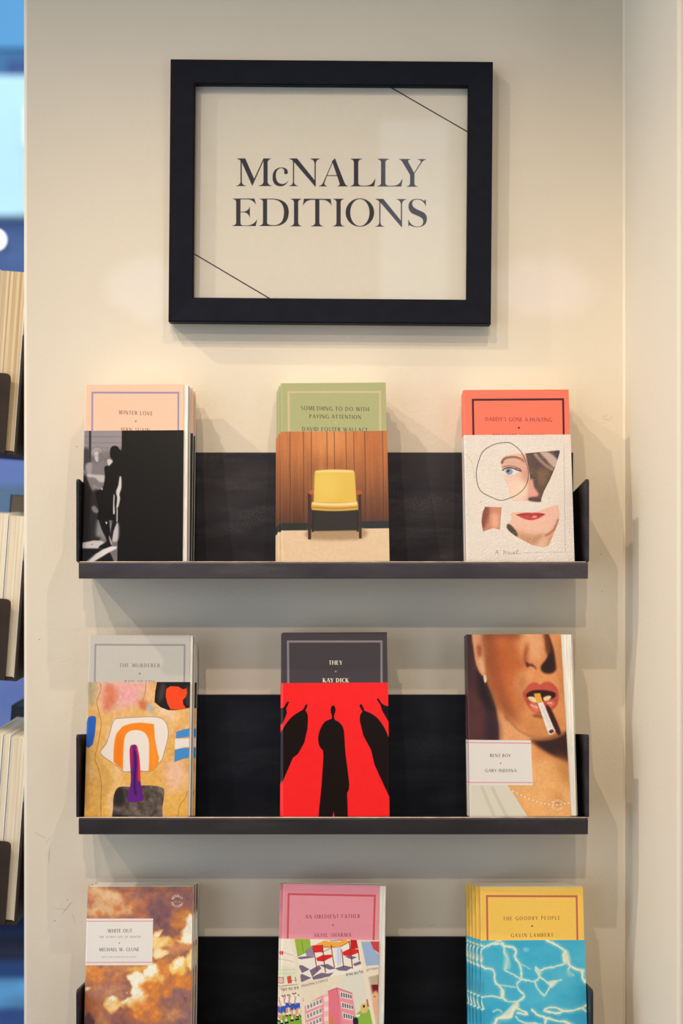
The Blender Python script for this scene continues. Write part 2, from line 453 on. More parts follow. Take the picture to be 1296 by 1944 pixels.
# ------------------------------------------------------------------ printed covers (flat print on the book covers)
KT = 6000.0                                     # texels per metre
def sheet(spec, col, quad, frac=1.0):
    off = int(spec['t']*KT); W = off+int(spec['w']*KT); H = int(spec['h']*frac*KT)
    return Canvas(W, H, col, quad, off, W-off)
def title_sheet(spec, q, col, border, bpts, bw, txt, tcol, bold=1.0, dot=None):
    cv = sheet(spec, col, q); cv.mottle(.012, 12, 3)
    (x0, y0), (x1, y1) = bpts; yb = 1650            # border runs down behind the band
    for seg in ([(x0, y0), (x1, y1)], [(x0, y0-bw/2), (x0-8, yb)], [(x1, y1-bw/2), (x1-4, yb)]):
        cv.l(seg, bw, border, smooth=False)
    for (t, cx, base, w, cap) in txt: cv.text(t, cx, base, w, cap, tcol, bold)
    if dot: cv.p([(dot[0]+dot[2]*math.cos(a*.63), dot[1]+dot[2]*math.sin(a*.63)) for a in range(10)], dot[3])
    return cv

def art_couple(sp):
    q = [(88,125),(1015,80),(1000,1710),(60,1725)]
    c = title_sheet(sp, q, (247,200,172), (160,142,172), ((160,192),(965,160)), 17,
        [('WINTER LOVE',563,378,316,34), ('HAN SUYIN',562,532,268,34)], (74,44,44), 1.0, (563,438,8,(150,110,110)))
    b = sheet(sp, (11,9,10), [(72,548),(1010,515),(1000,1710),(55,1725)], .725)
    h = b.cover([[(-60,500),(434,500),(430,960),(400,1200),(396,1760),(-60,1760)]])
    b.put(h, (118,112,116)); b.mottle(.25, 60, 5, m=h, stretch=(3,1))
    b.p('150 530 434 530 430 700 300 720 150 740', (150,142,147), blur=18, clip=h)
    b.p('60 560 135 560 135 700 60 690', (140,134,138), blur=14, clip=h)
    for y in (600, 655, 702): b.l([(60,y),(430,y-8)], 5, (95,90,95), blur=3, alpha=.6, clip=h)
    b.l('143 540 143 840', 17, (36,32,36), blur=3)
    b.p('70 720 140 720 140 860 100 900 70 880', (62,58,62), blur=12)
    b.p('60 1000 130 960 240 1090 230 1500 60 1540', (30,27,30), blur=16)
    b.p('40 1180 160 1180 240 1480 40 1545', (48,44,48), blur=22)
    b.p('160 735 180 700 215 690 250 715 254 770 240 820 200 835 168 810', (108,102,104), blur=7)
    b.p('-60 960 90 960 140 1060 200 1150 230 1540 70 1560 -60 1560', (22,20,24), blur=12, clip=h); b.p('-60 1600 220 1600 330 1640 330 1780 -60 1780', (16,14,15), blur=4, clip=h)
    b.p('158 740 176 705 212 694 246 712 250 745 215 720 180 742 168 780', (170,164,166), blur=7)
    b.p('180 745 200 728 228 735 240 775 226 812 205 826 188 800', (200,192,190), blur=6)
    b.l('190 772 202 769', 7, (120,108,110), blur=5); b.l('216 772 230 770', 7, (120,108,110), blur=5); b.p('222 740 250 760 240 815 222 824', (120,112,114), blur=8)
    b.p('102 848 165 828 205 845 250 818 300 842 290 900 278 1010 235 1060 190 1128 160 1080 125 1000 108 930', (128,120,123), blur=5)
    b.p('108 860 160 838 150 960 125 950', (158,150,152), blur=6)
    b.p('118 936 200 940 278 948 276 1000 235 1006 190 970 130 960', (192,186,186), blur=5)
    b.p('170 1030 215 1050 240 1060 205 1110 185 1120', (150,143,146), blur=6)
    b.p('150 1120 240 1090 250 1250 210 1480 150 1500', (44,40,44), blur=12)
    b.p('160 1232 190 1220 225 1270 200 1284 170 1268', (140,134,138), blur=6)
    b.p('236 1270 320 1370 400 1370 398 1525 335 1520 250 1500 200 1480', (150,144,148), blur=14)
    b.p('340 1380 400 1378 396 1525 336 1515', (196,190,192), blur=8)
    # standing figure in the dark coat
    b.p('332 700 350 680 385 678 425 700 440 740 436 860 440 1100 420 1330 395 1362 330 1345 212 1340 225 1250 195 1100 260 1060 280 960 276 872 318 850 350 808 330 780 326 735', (10,8,10), blur=3)
    b.p('230 1330 310 1335 330 1440 338 1530 350 1560 325 1600 230 1598 228 1580 280 1552 296 1520 250 1420', (12,10,12), blur=4)
    b.p('348 1360 390 1360 362 1440 345 1530 330 1520', (20,18,20), blur=4)
    b.p('300 806 326 798 352 818 330 846 312 858', (206,200,198), blur=4)
    b.p('396 684 418 690 430 716 420 712', (150,146,150), blur=4)
    b.p('414 955 430 958 432 1050 415 1110 420 1150 404 1225 385 1235 392 1150 382 1090 402 1030', (214,208,208), blur=4)
    b.p('360 1120 370 1130 368 1200 372 1280 356 1280', (216,210,210), blur=3)
    b.l('393 1240 392 1360', 12, (200,196,196), blur=3)
    b.p('240 1052 262 1066 252 1078', (200,196,196), blur=2); b.p('286 1360 304 1366 294 1384', (216,212,212), blur=2)
    b.p('318 1480 338 1520 352 1562 340 1568 322 1520', (170,166,168), blur=3)
    b.p('78 1550 180 1528 250 1530 278 1545 235 1575 220 1600 78 1602', (216,210,210), blur=4, smooth=False)
    b.p('80 1745 190 1655 255 1612 335 1580 395 1580 388 1600 325 1632 170 1726', (224,218,218), blur=4, smooth=False)
    b.l('110 1730 190 1658', 6, (90,86,90), blur=3)
    b.l('160 1568 172 1562', 5, (90,86,90), blur=2)
    r = np.linspace(0, 1, b.W)[None]; b.a += .012*r[..., None]
    return c, b

def art_chair(sp):
    q = [(178,92),(1135,62),(1143,1725),(165,1725)]
    c = title_sheet(sp, q, (172,174,124), (203,184,146), ((250,170),(1080,150)), 20,
        [('SOMETHING TO DO WITH',668,332,620,36), ('PAYING ATTENTION',668,405,470,35), ('DAVID FOSTER WALLACE',666,523,600,36)],
        (50,48,42), 1.0, (670,444,8,(205,190,150)))
    b = sheet(sp, (196,118,62), [(165,538),(1140,512),(1143,1725),(165,1725)], .725)
    g = np.linspace(0, 1, b.H)[:, None]
    dk = np.clip((g-.12)/.58, 0, 1)**1.1
    b.a = (b.a*(1-dk[..., None])+np.array((92,54,36))/255*dk[..., None]).astype(np.float32)
    b.a *= (1+.25*(fbm(b.H, b.W, 40, 5, 8, (.35, 6))-.5))[..., None]
    b.p('480 500 760 500 740 720 500 720', (226,150,86), blur=70, alpha=.7)
    b.p('900 530 1090 530 1080 900 930 900', (170,92,44), blur=60, alpha=.4)
    for x in (120, 140, 160, 258, 378, 447, 588, 655, 760, 832, 932, 1096):
        b.l([(x,500),(x+1,800),(x,1380)], 6, (70,38,22), blur=2, alpha=.75, smooth=False)
        b.l([(x+7,500),(x+8,800),(x+7,1380)], 4, (214,142,90), blur=2, alpha=.25, smooth=False)
    b.p('-300 1372 410 1372 900 1358 1300 1352 1300 1440 -300 1450', (40,44,40), smooth=False, blur=3)
    b.p('-300 1442 410 1438 900 1424 1300 1420 1300 1800 -300 1800', (230,200,164), smooth=False, blur=2)
    b.p('440 1430 900 1424 880 1520 440 1520', (178,146,108), blur=14)
    b.mottle(.03, 14, 4)
    b.p('440 1250 862 1250 855 1440 450 1446', (46,40,34), blur=5, smooth=False)
    b.p('412 1090 440 1080 438 1520 412 1522', (66,38,28), blur=2, smooth=False); b.p('868 1090 892 1080 892 1514 868 1516', (66,38,28), blur=2, smooth=False)
    b.p('444 1265 470 1265 462 1452 444 1456', (40,30,26), blur=2, smooth=False); b.p('850 1265 866 1265 866 1452 848 1452', (40,30,26), blur=2, smooth=False)
    b.p('412 1092 430 1076 462 1072 470 1100 440 1112', (178,90,44), blur=2); b.p('848 1074 880 1072 904 1088 895 1104 852 1112', (178,90,44), blur=2)
    b.p('M492 890 Q650 872 818 884 Q834 886 836 910 L850 1176 Q660 1196 464 1180 L476 912 Q478 892 492 890 Z', (228,190,82), blur=2)
    b.p('M495 896 Q650 880 815 892 L822 905 Q650 898 488 908 Z', (250,232,180), blur=5, alpha=.8)
    b.p('500 930 640 920 700 1040 640 1150 500 1140', (236,204,100), blur=40, alpha=.7)
    b.p('M450 1178 Q660 1200 855 1172 Q868 1200 862 1250 Q660 1276 448 1252 Q436 1210 450 1178 Z', (214,168,72), blur=2)
    b.p('M456 1180 Q660 1204 850 1176 Q862 1196 850 1208 Q660 1226 452 1206 Q446 1190 456 1180 Z', (244,218,150), blur=4)
    b.l('446 1228 660 1240 862 1226', 6, (150,104,40), blur=2)
    return c, b

def art_collage(sp):
    q = [(80,120),(1045,100),(1060,1680),(75,1680)]
    c = title_sheet(sp, q, (252,120,96), (64,22,34), ((166,207),(992,190)), 18,
        [("DADDY'S GONE A-HUNTING",580,396,608,34), ('PENELOPE MORTIMER',580,545,478,34)], (88,28,38), 1.0, (580,455,9,(70,22,34)))
    b = sheet(sp, (232,220,210), [(78,545),(1055,530),(1070,1680),(72,1680)], .735); b.mottle(.012, 40, 2)
    hair = '640 702 740 692 950 672 945 740 900 830 860 920 800 1030 765 1132 690 1125 690 1000 680 860'
    f = b.cover([catmull(pairs('412 800 440 735 520 705 640 702 705 715 740 860 735 1050 720 1120 600 1128 510 1122 470 1000 440 900'), True)])
    b.put(f, (236,196,176))
    b.p('600 720 690 740 720 1000 690 1120 640 1120 600 900', (208,150,124), blur=30, clip=f)
    b.p('430 780 540 740 640 790 640 850 470 850', (222,168,146), blur=22, clip=f)
    b.p('480 960 640 960 650 1080 520 1110', (244,212,188), blur=25, clip=f)
    h = b.cover([pairs('640 702 740 692 950 672 952 690 905 830 862 925 800 1040 765 1134 690 1126 690 1000 668 860')])
    b.put(h, (78,52,38)); b.mottle(.35, 30, 6, m=h, stretch=(.5, 2))
    b.p('770 690 850 690 930 760 900 830 830 760', (196,170,160), blur=9, clip=h); b.l('720 700 800 790 890 850', 26, (168,138,124), blur=8, clip=h)
    b.p('740 860 840 850 820 960 760 980', (118,86,52), blur=22, clip=h); b.p('920 672 955 672 948 730 925 735', (32,32,58), blur=6, clip=h)
    b.p('670 960 700 930 712 1000 745 1050 750 1080 700 1098 660 1100', (228,160,142), blur=8, clip=None)
    b.p('662 1098 712 1092 762 1108 766 1134 668 1126', (74,30,28), blur=5)
    b.l('420 795 450 750 530 735 590 750 628 780', 20, (120,72,54), blur=5, w1=10)
    b.l('424 830 470 815 540 822 596 850', 9, (150,100,84), blur=3)
    b.p('428 862 455 838 500 830 545 848 575 862 540 885 490 900 445 890', (226,224,228), blur=3)
    b.p('452 860 470 836 505 838 520 864 505 890 470 892', (140,150,172), blur=3); b.p('466 858 478 845 492 856 484 872 470 872', (28,26,34), blur=2)
    b.l('426 856 460 834 510 832 560 850 600 862', 9, (44,34,36), blur=2); b.l('540 835 590 838', 4, (50,36,34), blur=1); b.l('550 850 600 856', 4, (50,36,34), blur=1)
    # pencil ring
    b.l('418 610 340 632 255 690 210 790 190 890 205 1000 245 1055 330 1098 400 1122 470 1108 560 1068 630 1000 662 900 645 790 600 690 540 632 490 608 418 610', 6, (72,62,58))
    b.l('78 708 120 735 150 780 165 850 175 930', 3, (180,168,160))
    e = b.cover([pairs('262 1180 412 1184 402 1275 392 1385 330 1370 238 1402 226 1310 238 1230')])
    b.put(e, (206,132,100)); b.p('250 1180 300 1180 290 1280 240 1390 220 1310', (128,62,40), blur=16, clip=e); b.p('320 1250 380 1250 380 1360 320 1360', (236,170,144), blur=16, clip=e)
    m = b.cover([catmull(pairs('498 1240 560 1225 700 1230 800 1200 915 1165 935 1200 935 1290 900 1380 860 1470 815 1538 700 1528 620 1490 530 1440 460 1380 456 1340 500 1290'), True)])
    b.put(m, (238,188,164))
    b.p('560 1400 700 1430 840 1430 940 1300 960 1600 500 1600 470 1400', (214,150,112), blur=24, clip=m)
    b.p('620 1430 740 1440 820 1440 800 1550 640 1520', (226,178,150), blur=14, clip=m)
    b.p('600 1440 700 1442 790 1425 700 1520 610 1490', (176,118,70), blur=16, alpha=.6, clip=m)
    b.p('454 1336 500 1350 550 1420 530 1450 470 1400', (60,48,36), blur=5, clip=m)
    b.l('800 1440 880 1390 930 1290', 12, (150,80,56), blur=7, clip=m)
    b.p('M540 1250 Q620 1226 690 1234 Q760 1226 808 1246 Q740 1300 668 1300 Q600 1290 540 1250 Z', (196,40,36), blur=2)
    b.l('545 1251 640 1250 700 1256 800 1247', 6, (96,14,18), blur=2); b.p('690 1262 730 1258 725 1276 695 1280', (244,150,130), blur=5)
    b.l('990 635 988 1200 985 1588', 3, (160,150,150)); b.l('990 1588 590 1592', 3, (170,160,156))
    for s in ('345 1608 360 1568 372 1606','350 1592 368 1590','420 1608 424 1568 436 1600 446 1570','456 1596 464 1584 474 1592 466 1606 456 1598','482 1588 492 1606 502 1588','510 1600 522 1592 516 1586 508 1598 520 1606','532 1604 552 1572 544 1568 540 1600 580 1596'):
        b.l(s, 4, (150,136,136))
    b.l('90 1165 110 1168', 3, (150,140,140)); b.l('90 1248 108 1250', 3, (150,140,140)); b.l('215 1150 240 1128', 3, (150,140,140))
    return c, b

def art_abstract(sp):
    q = [(118,95),(1022,90),(1010,1690),(95,1690)]
    c = title_sheet(sp, q, (196,192,184), (156,148,150), ((178,180),(972,178)), 16,
        [('THE MURDERER',573,376,360,32), ('ROY HEATH',572,524,262,32)], (98,90,92), 1.0, (574,433,8,(120,112,114)))
    b = sheet(sp, (232,184,120), [(92,510),(1028,512),(1005,1690),(80,1680)], .725)
    g = np.linspace(0, 1, b.H)[:, None, None]; b.a = (b.a*(1-g)+np.array((232,176,84))/255*g).astype(np.float32)
    n = fbm(b.H, b.W, 150, 5, 21); b.put(np.clip((n-.52)*5, 0, 1), (240,204,156), .8)
    n = fbm(b.H, b.W, 110, 5, 22); b.put(np.clip((n-.58)*6, 0, 1), (214,150,72), .7)
    b.p('230 500 640 500 620 640 520 720 330 770 220 700', (232,178,160), blur=40); b.p('260 560 330 540 380 640 300 760 250 760', (222,128,96), blur=26)
    b.p('390 560 520 540 560 680 430 690', (236,170,170), blur=30); b.p('560 680 640 690 640 750 590 760', (214,120,80), blur=14)
    b.p('60 500 170 500 160 700 60 690', (170,160,130), blur=30); b.p('80 600 130 640 120 740 80 720', (190,168,120), blur=20)
    b.p('820 1210 980 1230 980 1400 860 1480 800 1350', (240,192,160), blur=40); b.p('760 700 860 760 900 850 860 860 760 780', (244,206,170), blur=26)
    b.p('860 1000 900 900 890 880 960 880 940 960', (230,150,90), blur=20, alpha=.6); b.p('640 700 700 740 690 780 640 760', (176,176,176), blur=12)
    b.mottle(.08, 18, 9)
    b.p('732 490 1060 490 1060 730 990 748 900 762 830 762 760 735 706 690 712 600', (34,29,28), smooth=False, blur=2)
    b.p('760 540 800 530 790 640 740 690', (70,62,58), blur=14); b.p('990 560 1020 570 1020 720 990 690', (64,56,52), blur=10)
    b.p('812 572 850 548 920 552 960 575 995 570 1000 615 985 650 962 672 965 710 990 745 930 758 850 755 820 700 806 640', (250,76,34), smooth=False, blur=2)
    b.p('118 820 150 808 182 818 186 850 178 960 160 1062 120 1092 94 1070 82 1000 86 900', (44,98,190), smooth=False, blur=2)
    b.p('900 955 960 935 1060 915 1150 930 1150 1000 1010 998 900 1010', (70,142,208), smooth=False, blur=2)
    b.p('890 1015 1150 1010 1150 1080 980 1088 890 1108', (238,226,220), smooth=False, blur=2); b.p('888 1112 960 1096 1150 1088 1150 1165 960 1190 885 1218', (70,142,208), smooth=False, blur=2)
    w = '360 835 500 826 640 820 740 826 800 860 828 930 826 1010 800 1110 776 1190 750 1222 700 1280 640 1296 560 1290 440 1296 380 1250 330 1215 250 1160 230 1120 280 1050 310 960 330 880'
    b.p(w, (240,228,218), blur=2); b.l(w+' 360 835', 4, (110,80,70), alpha=.8)
    b.p('M420 905 Q500 868 600 872 L700 884 Q706 930 708 990 Q718 1080 748 1180 L742 1225 Q700 1290 655 1300 Q664 1180 660 1060 Q650 940 550 936 Q450 930 438 1020 Q424 1150 430 1288 L345 1212 Q340 1020 372 960 Z', (252,140,34), blur=2)
    b.p('380 1000 420 1000 415 1240 360 1200', (244,120,24), blur=12, alpha=.6); b.p('670 1000 700 1010 730 1190 680 1270', (254,158,50), blur=12, alpha=.6)
    t = b.cover([catmull(pairs('352 1500 380 1440 430 1424 520 1430 600 1418 700 1420 780 1440 796 1480 780 1600 752 1720 480 1730 350 1730 345 1600'), True)])
    b.put(t, (96,84,76)); b.mottle(.5, 26, 15, m=t); b.p('350 1460 430 1430 450 1560 400 1600 350 1560', (44,38,40), blur=20, clip=t); b.p('345 1660 480 1690 480 1760 340 1760', (34,32,40), blur=14, clip=t)
    b.p('490 1090 520 1064 548 1072 560 1110 575 1200 582 1360 604 1480 612 1540 540 1558 470 1548 480 1480 500 1370 490 1200', (100,32,130), blur=2)
    b.p('540 1075 556 1100 580 1250 580 1370 560 1360 560 1200', (226,40,60), blur=3); b.p('492 1100 510 1072 512 1200 506 1290 496 1260', (190,30,80), blur=3)
    b.l('530 1120 540 1200 532 1400 545 1500', 16, (56,20,90), blur=4)
    for s in ('215 520 225 580 190 680 210 780 232 880 205 1060 180 1180 215 1280 240 1400 238 1560 242 1690','625 520 622 600 600 680','1000 1470 980 1530 930 1600 915 1690'): b.l(s, 4, (120,72,44), alpha=.8)
    return c, b

def art_shadows(sp):
    q = [(190,92),(1105,80),(1115,1710),(165,1700)]
    c = title_sheet(sp, q, (66,58,64), (136,128,132), ((240,168),(1056,162)), 19,
        [('THEY',652,366,118,36), ('KAY DICK',652,520,226,37)], (238,226,196), 1.75, (652,424,9,(140,130,134)))
    b = sheet(sp, (250,38,40), [(185,525),(1113,520),(1117,1710),(175,1710)], .725); b.mottle(.02, 50, 3)
    B = (26,14,12)
    b.p('M500 1720 L530 1430 L548 1180 L545 1120 Q500 1090 505 1000 Q515 930 560 870 Q590 850 622 842 Q628 810 616 790 Q608 735 634 722 Q660 728 655 775 L642 815 Q640 840 655 855 Q715 880 728 950 L738 1140 L760 1330 L770 1420 L766 1470 L750 1500 L756 1720 L642 1720 L632 1660 L622 1720 Z', B)
    b.p('M120 1480 L180 1430 L285 1185 L330 1150 L385 1050 L412 930 L418 830 Q415 790 395 768 Q408 745 413 718 Q404 708 395 722 L376 760 Q330 785 290 815 Q215 880 185 970 Q150 1060 120 1180 Z', B)
    b.p('M60 1000 L150 930 L200 880 L236 790 L230 750 Q250 710 256 690 Q246 682 232 700 L212 738 Q170 755 130 770 L60 790 Z', B)
    b.p('M1200 1660 L1118 1540 L1060 1410 L990 1250 L962 1120 L895 990 L866 860 Q862 800 890 780 L866 735 Q862 712 880 712 L896 740 L906 770 Q990 800 1030 850 Q1085 920 1110 1000 L1200 1120 Z', B)
    b.p('M1200 940 L1110 860 L1060 770 L1046 720 L1016 672 Q1015 658 1030 664 L1056 704 Q1080 728 1118 732 L1200 740 Z', B)
    return c, b

def label_block(cv, pts, edge, lines):
    cv.p(pts, (234,228,222), smooth=False)
    for l_ in edge: cv.l(l_, 7, (226,134,150), smooth=False)
    for (t, cx, base, w, cap, col, al) in lines: cv.text(t, cx, base, w, cap, col, 1.0, 0, al)

def art_smoker(sp):
    c = sheet(sp, (226,150,92), [(95,110),(920,85),(975,1710),(100,1710)])
    f = np.ones((c.H, c.W), np.float32)
    c.p('240 60 640 60 620 420 560 760 420 820 330 600 250 300', (206,116,62), blur=60)
    c.p('260 220 480 180 560 360 440 520 320 520', (196,96,48), blur=60, alpha=.7)
    c.p('560 60 800 60 780 260 640 340 560 250', (236,160,104), blur=36)
    c.p('640 110 740 120 730 280 660 300', (242,176,124), blur=26); c.p('540 440 680 420 640 520 560 640 520 560', (236,164,108), blur=26)
    c.p('250 60 560 70 540 140 400 130 260 150', (150,78,44), blur=24, alpha=.7)
    c.p('600 200 640 180 625 320 590 340', (172,92,50), blur=14, alpha=.7)
    # chin, neck
    c.p('420 760 640 830 900 820 960 900 840 1000 700 1000 560 940', (218,142,84), blur=30)
    c.p('360 740 450 860 620 1000 660 1050 640 1200 340 1180', (236,166,110), blur=24)
    c.p('M620 1010 Q760 1040 960 930 L1000 930 L1000 1250 Q820 1160 720 1090 Z', (58,32,26), blur=14)
    c.p('640 1200 980 1260 990 1720 560 1720 420 1430', (240,178,112), blur=24)
    c.p('840 1180 990 1220 990 1420 900 1380', (196,126,66), blur=40, alpha=.7); c.p('860 1480 900 1560 890 1650 850 1580', (206,128,70), blur=30)
    c.l('420 800 480 880 570 960 700 1000 820 1000 930 950', 22, (176,110,70), blur=10, alpha=.8); c.l('440 850 520 940 640 1008', 12, (250,206,160), blur=7, alpha=.6)
    # background left of the face
    c.p('-200 60 160 60 170 240 190 380 250 480 300 600 345 740 362 900 365 1030 -200 1030', (86,50,50), smooth=False, blur=6)
    c.p('-200 60 150 60 150 300 110 600 -200 700', (62,38,40), blur=40); c.p('180 420 250 480 330 720 300 800 200 620', (34,20,24), blur=30); c.p('260 800 350 820 360 1030 260 1030', (54,34,46), blur=30)
    # ear
    c.p('152 90 230 70 262 200 262 380 250 460 215 440 180 360 160 230', (230,160,112), blur=6); c.p('190 200 225 210 220 300 196 290', (180,92,54), blur=12); c.p('215 300 245 330 245 430 220 400', (248,196,150), blur=12)
    c.l('238 100 262 260 300 560', 18, (172,112,66), blur=10, alpha=.7)
    c.p('243 456 262 452 268 500 252 520 242 490', (240,232,214), blur=3)
    # nose
    c.p('800 80 850 200 872 340 870 400 820 430 760 420 740 370 800 280 790 180', (46,22,16), blur=8); c.p('770 90 810 100 830 240 790 250 780 160', (120,62,34), blur=14)
    c.p('608 330 640 348 665 350 690 372 700 392 650 392 615 372', (92,36,22), blur=6); c.p('640 368 690 382 680 404 630 390', (240,170,130), blur=8)
    c.l('618 210 600 290 612 350', 14, (150,74,40), blur=8, alpha=.7)
    # mouth
    c.p('576 610 600 570 640 525 690 510 730 530 770 505 830 510 880 560 892 620 880 690 840 740 770 780 700 780 640 740 600 680', (188,78,58), blur=6)
    c.p('600 590 650 530 700 522 735 545 790 520 840 540 800 580 700 590', (204,88,66), blur=12)
    c.p('606 622 650 584 720 574 800 580 862 600 850 640 780 660 700 680 640 660', (52,16,14), blur=5)
    c.p('620 640 660 632 700 650 700 684 650 676', (238,216,170), blur=4); c.p('756 640 800 622 826 632 800 664 764 668', (238,212,160), blur=4)
    c.p('640 690 700 700 720 760 690 772 650 740', (224,120,94), blur=10); c.p('780 680 840 670 860 690 800 730', (226,116,92), blur=9)
    for s in ('640 705 700 730','690 715 708 738','790 690 830 684'): c.l(s, 8, (250,206,190), blur=4)
    c.p('660 790 760 800 770 820 680 810', (120,58,34), blur=10)
    c.p('780 700 830 760 900 940 870 960 800 800', (56,28,20), blur=6)
    c.p('M672 606 L728 600 L752 680 L700 692 Z', (230,170,60), blur=2); c.p('M706 690 L752 678 L850 930 L792 958 Z', (238,232,226), blur=2); c.l('735 700 820 920', 8, (214,206,204), blur=5)
    c.p('790 938 820 914 850 922 846 948 815 968 794 962', (232,222,216), blur=1); c.p('798 940 820 922 840 928 836 946 812 956', (96,52,44), blur=2)
    c.p('240 80 330 120 380 420 470 700 560 860 420 800 320 620 260 380', (150,78,44), blur=34, alpha=.75); c.p('560 430 620 500 580 620 600 740 540 700 520 540', (190,112,66), blur=24, alpha=.6); c.p('900 200 990 260 990 800 900 640', (196,122,70), blur=34, alpha=.6)
    c.mottle(.06, 8, 4); c.mottle(.05, 60, 5)
    # shirt, chain
    sh = c.cover([pairs('-100 1420 430 1420 480 1500 600 1710 620 1760 -100 1760')]); c.put(sh, (226,220,202))
    for s in ('210 1430 260 1560 320 1720','300 1440 380 1620 430 1720'): c.l(s, 16, (196,190,168), blur=10, clip=sh)
    for i in range(46):
        t = i/45; x = 462+t*510; y = 1470+135*math.sin(min(t*1.35, 1)*1.5)+(-22*max(0, t-.8)*5)
        c.p([(x+7*math.cos(a), y+6*math.sin(a)) for a in np.linspace(0, 6.28, 8)], (246,226,190) if i % 3 else (206,160,110), smooth=False)
    ring_text(c, 'MCNALLY', 858, 1604, 44, -60, 60, 20, (246,236,224)); ring_text(c, 'EDITIONS', 858, 1604, 44, 250, 110, 20, (246,236,224), True)
    label_block(c, '-60 1018 640 1020 650 1424 -60 1420', ([(-60,1043),(640,1046)], [(-60,1398),(650,1400)], [(108,1018),(108,1422)]),
        [('RENT BOY',376,1170,176,27,(54,46,48),1), ('GARY INDIANA',378,1305,268,27,(54,46,48),1)])
    c.p('371 1226 376 1219 382 1226 376 1231', (200,60,70))
    return c, None

def art_clouds(sp):
    c = sheet(sp, (166,112,100), [(95,130),(1135,135),(1120,1880),(85,1880)])
    n1 = fbm(c.H, c.W, 150, 6, 31); n2 = fbm(c.H, c.W, 110, 6, 32); n3 = fbm(c.H, c.W, 60, 5, 33)
    c.put(np.clip((n1-.5)*4, 0, 1), (134,96,98), .8); c.put(np.clip((n2-.54)*5, 0, 1), (206,122,72), .7)
    W1, W2, OR, YE, MA, PK = (252,244,222), (250,214,140), (222,128,54), (246,188,84), (126,88,96), (196,150,142)
    c.p('700 120 1140 120 1140 380 980 380 900 330 760 300', (150,100,92), blur=50)
    for p, col, bl, al in [
        ('100 150 320 150 480 260 420 330 240 300 110 260', PK, 40, .9), ('200 160 420 210 470 250 380 260 260 230', (216,176,166), 24, .8), ('100 300 260 280 520 330 560 420 300 420 110 420', (204,164,158), 34, .8),
        ('360 320 450 290 440 350 370 370', (206,120,84), 20, .8), ('500 270 620 230 580 330 520 400', (196,140,124), 24, .7), ('180 370 240 350 260 420 190 420', (198,118,66), 14, .9),
        ('560 300 720 320 720 430 560 430', (200,116,70), 34, .8), ('720 280 860 290 900 420 780 480 720 400', MA, 26, 1), ('840 460 980 440 1000 600 900 640 820 560', (130,88,92), 26, 1), ('900 440 1060 460 1000 540 920 500', (214,130,70), 24, .8), ('960 360 1140 380 1140 470 1000 470', (206,130,70), 30, .7),
        ('1060 480 1140 420 1140 640 1010 690 940 690 1020 620', W1, 18, .95), ('740 600 800 560 850 550 800 620 870 610 900 640 860 730 760 760', (248,206,130), 16, 1), ('780 580 855 550 830 590 790 620', W1, 6, 1),
        ('860 640 960 660 940 740 860 720', YE, 18, .9), ('790 740 880 760 890 780 830 830 760 800', (250,226,170), 10, 1), ('900 700 1130 680 1130 740 1000 800 920 790', (204,152,120), 26, .9),
        ('1060 820 1140 720 1140 920 1080 900', W2, 14, 1), ('920 900 1030 810 1080 860 1070 960 960 970', (250,204,90), 14, 1), ('960 870 1040 820 1060 860 980 920', W1, 8, .8),
        ('90 900 250 890 320 960 240 1050 100 1020', (222,140,72), 30, 1), ('280 890 520 890 520 980 360 990', (186,124,104), 30, .9), ('520 900 720 890 660 960 560 960', (226,176,100), 24, .9),
        ('700 900 830 870 900 900 880 1020 760 1060 660 1080', (246,200,120), 20, 1), ('680 920 760 880 800 940 720 1000 680 980', W1, 12, 1), ('800 860 900 840 910 960 870 1060 810 1010', (226,140,70), 18, 1),
        ('100 1100 380 1050 540 1080 560 1160 420 1200 240 1180 100 1200', (162,124,132), 30, 1), ('100 1100 190 1080 160 1110 110 1120', W1, 8, .9),
        ('520 1000 640 960 700 1000 660 1080 720 1180 560 1190 480 1250 450 1200 560 1160 540 1090', W1, 12, 1), ('640 1060 780 1020 920 1030 1060 1000 1120 1100 1080 1180 920 1200 700 1180', (228,136,56), 30, 1), ('820 980 860 1010 870 1060 820 1050', (240,178,110), 12, .9),
        ('1000 960 1120 940 1130 1150 1010 1150', (232,140,52), 26, 1), ('920 1120 1140 1140 1140 1300 960 1260', (146,106,110), 34, 1), ('450 1090 540 1070 540 1150 470 1140', (140,100,108), 16, .9), ('470 1120 510 1110 500 1145', (214,190,186), 6, .8),
        ('90 1180 200 1190 280 1300 250 1420 150 1400 95 1300', (206,112,48), 26, 1), ('280 1240 380 1170 460 1230 480 1300 360 1340', (250,206,128), 18, 1), ('340 1190 390 1170 400 1210', W1, 8, 1), ('500 1200 720 1190 660 1280 520 1300', (248,206,140), 20, 1),
        ('500 1280 760 1200 900 1280 820 1420 600 1400', (226,130,60), 34, 1), ('420 1330 540 1300 560 1380 440 1380', (176,96,56), 16, .8), ('830 1260 1140 1220 1140 1500 860 1480', (140,104,104), 40, 1), ('900 1300 1060 1340 1000 1420 880 1420', (176,140,130), 30, .8), ('1020 1200 1070 1210 1050 1240', (110,70,74), 8, .9),
        ('90 1350 160 1370 230 1480 140 1540 90 1480', (94,58,62), 20, 1), ('220 1340 320 1360 340 1480 240 1480', (200,140,100), 22, .9), ('360 1380 560 1400 540 1500 380 1500', (160,92,70), 26, .9),
        ('90 1500 1140 1500 1140 1890 90 1890', (150,98,84), 60, .7)]:
        m = boxblur(c.cover([catmull(pairs(p))]), bl*c.k)
        c.put(np.clip((m-.5+(n3-.5)*1.2)*1.5+.5, 0, 1)*np.clip(m*4, 0, 1), col, al)
    c.warp(30, 110, 61); c.warp(12, 22, 62); 
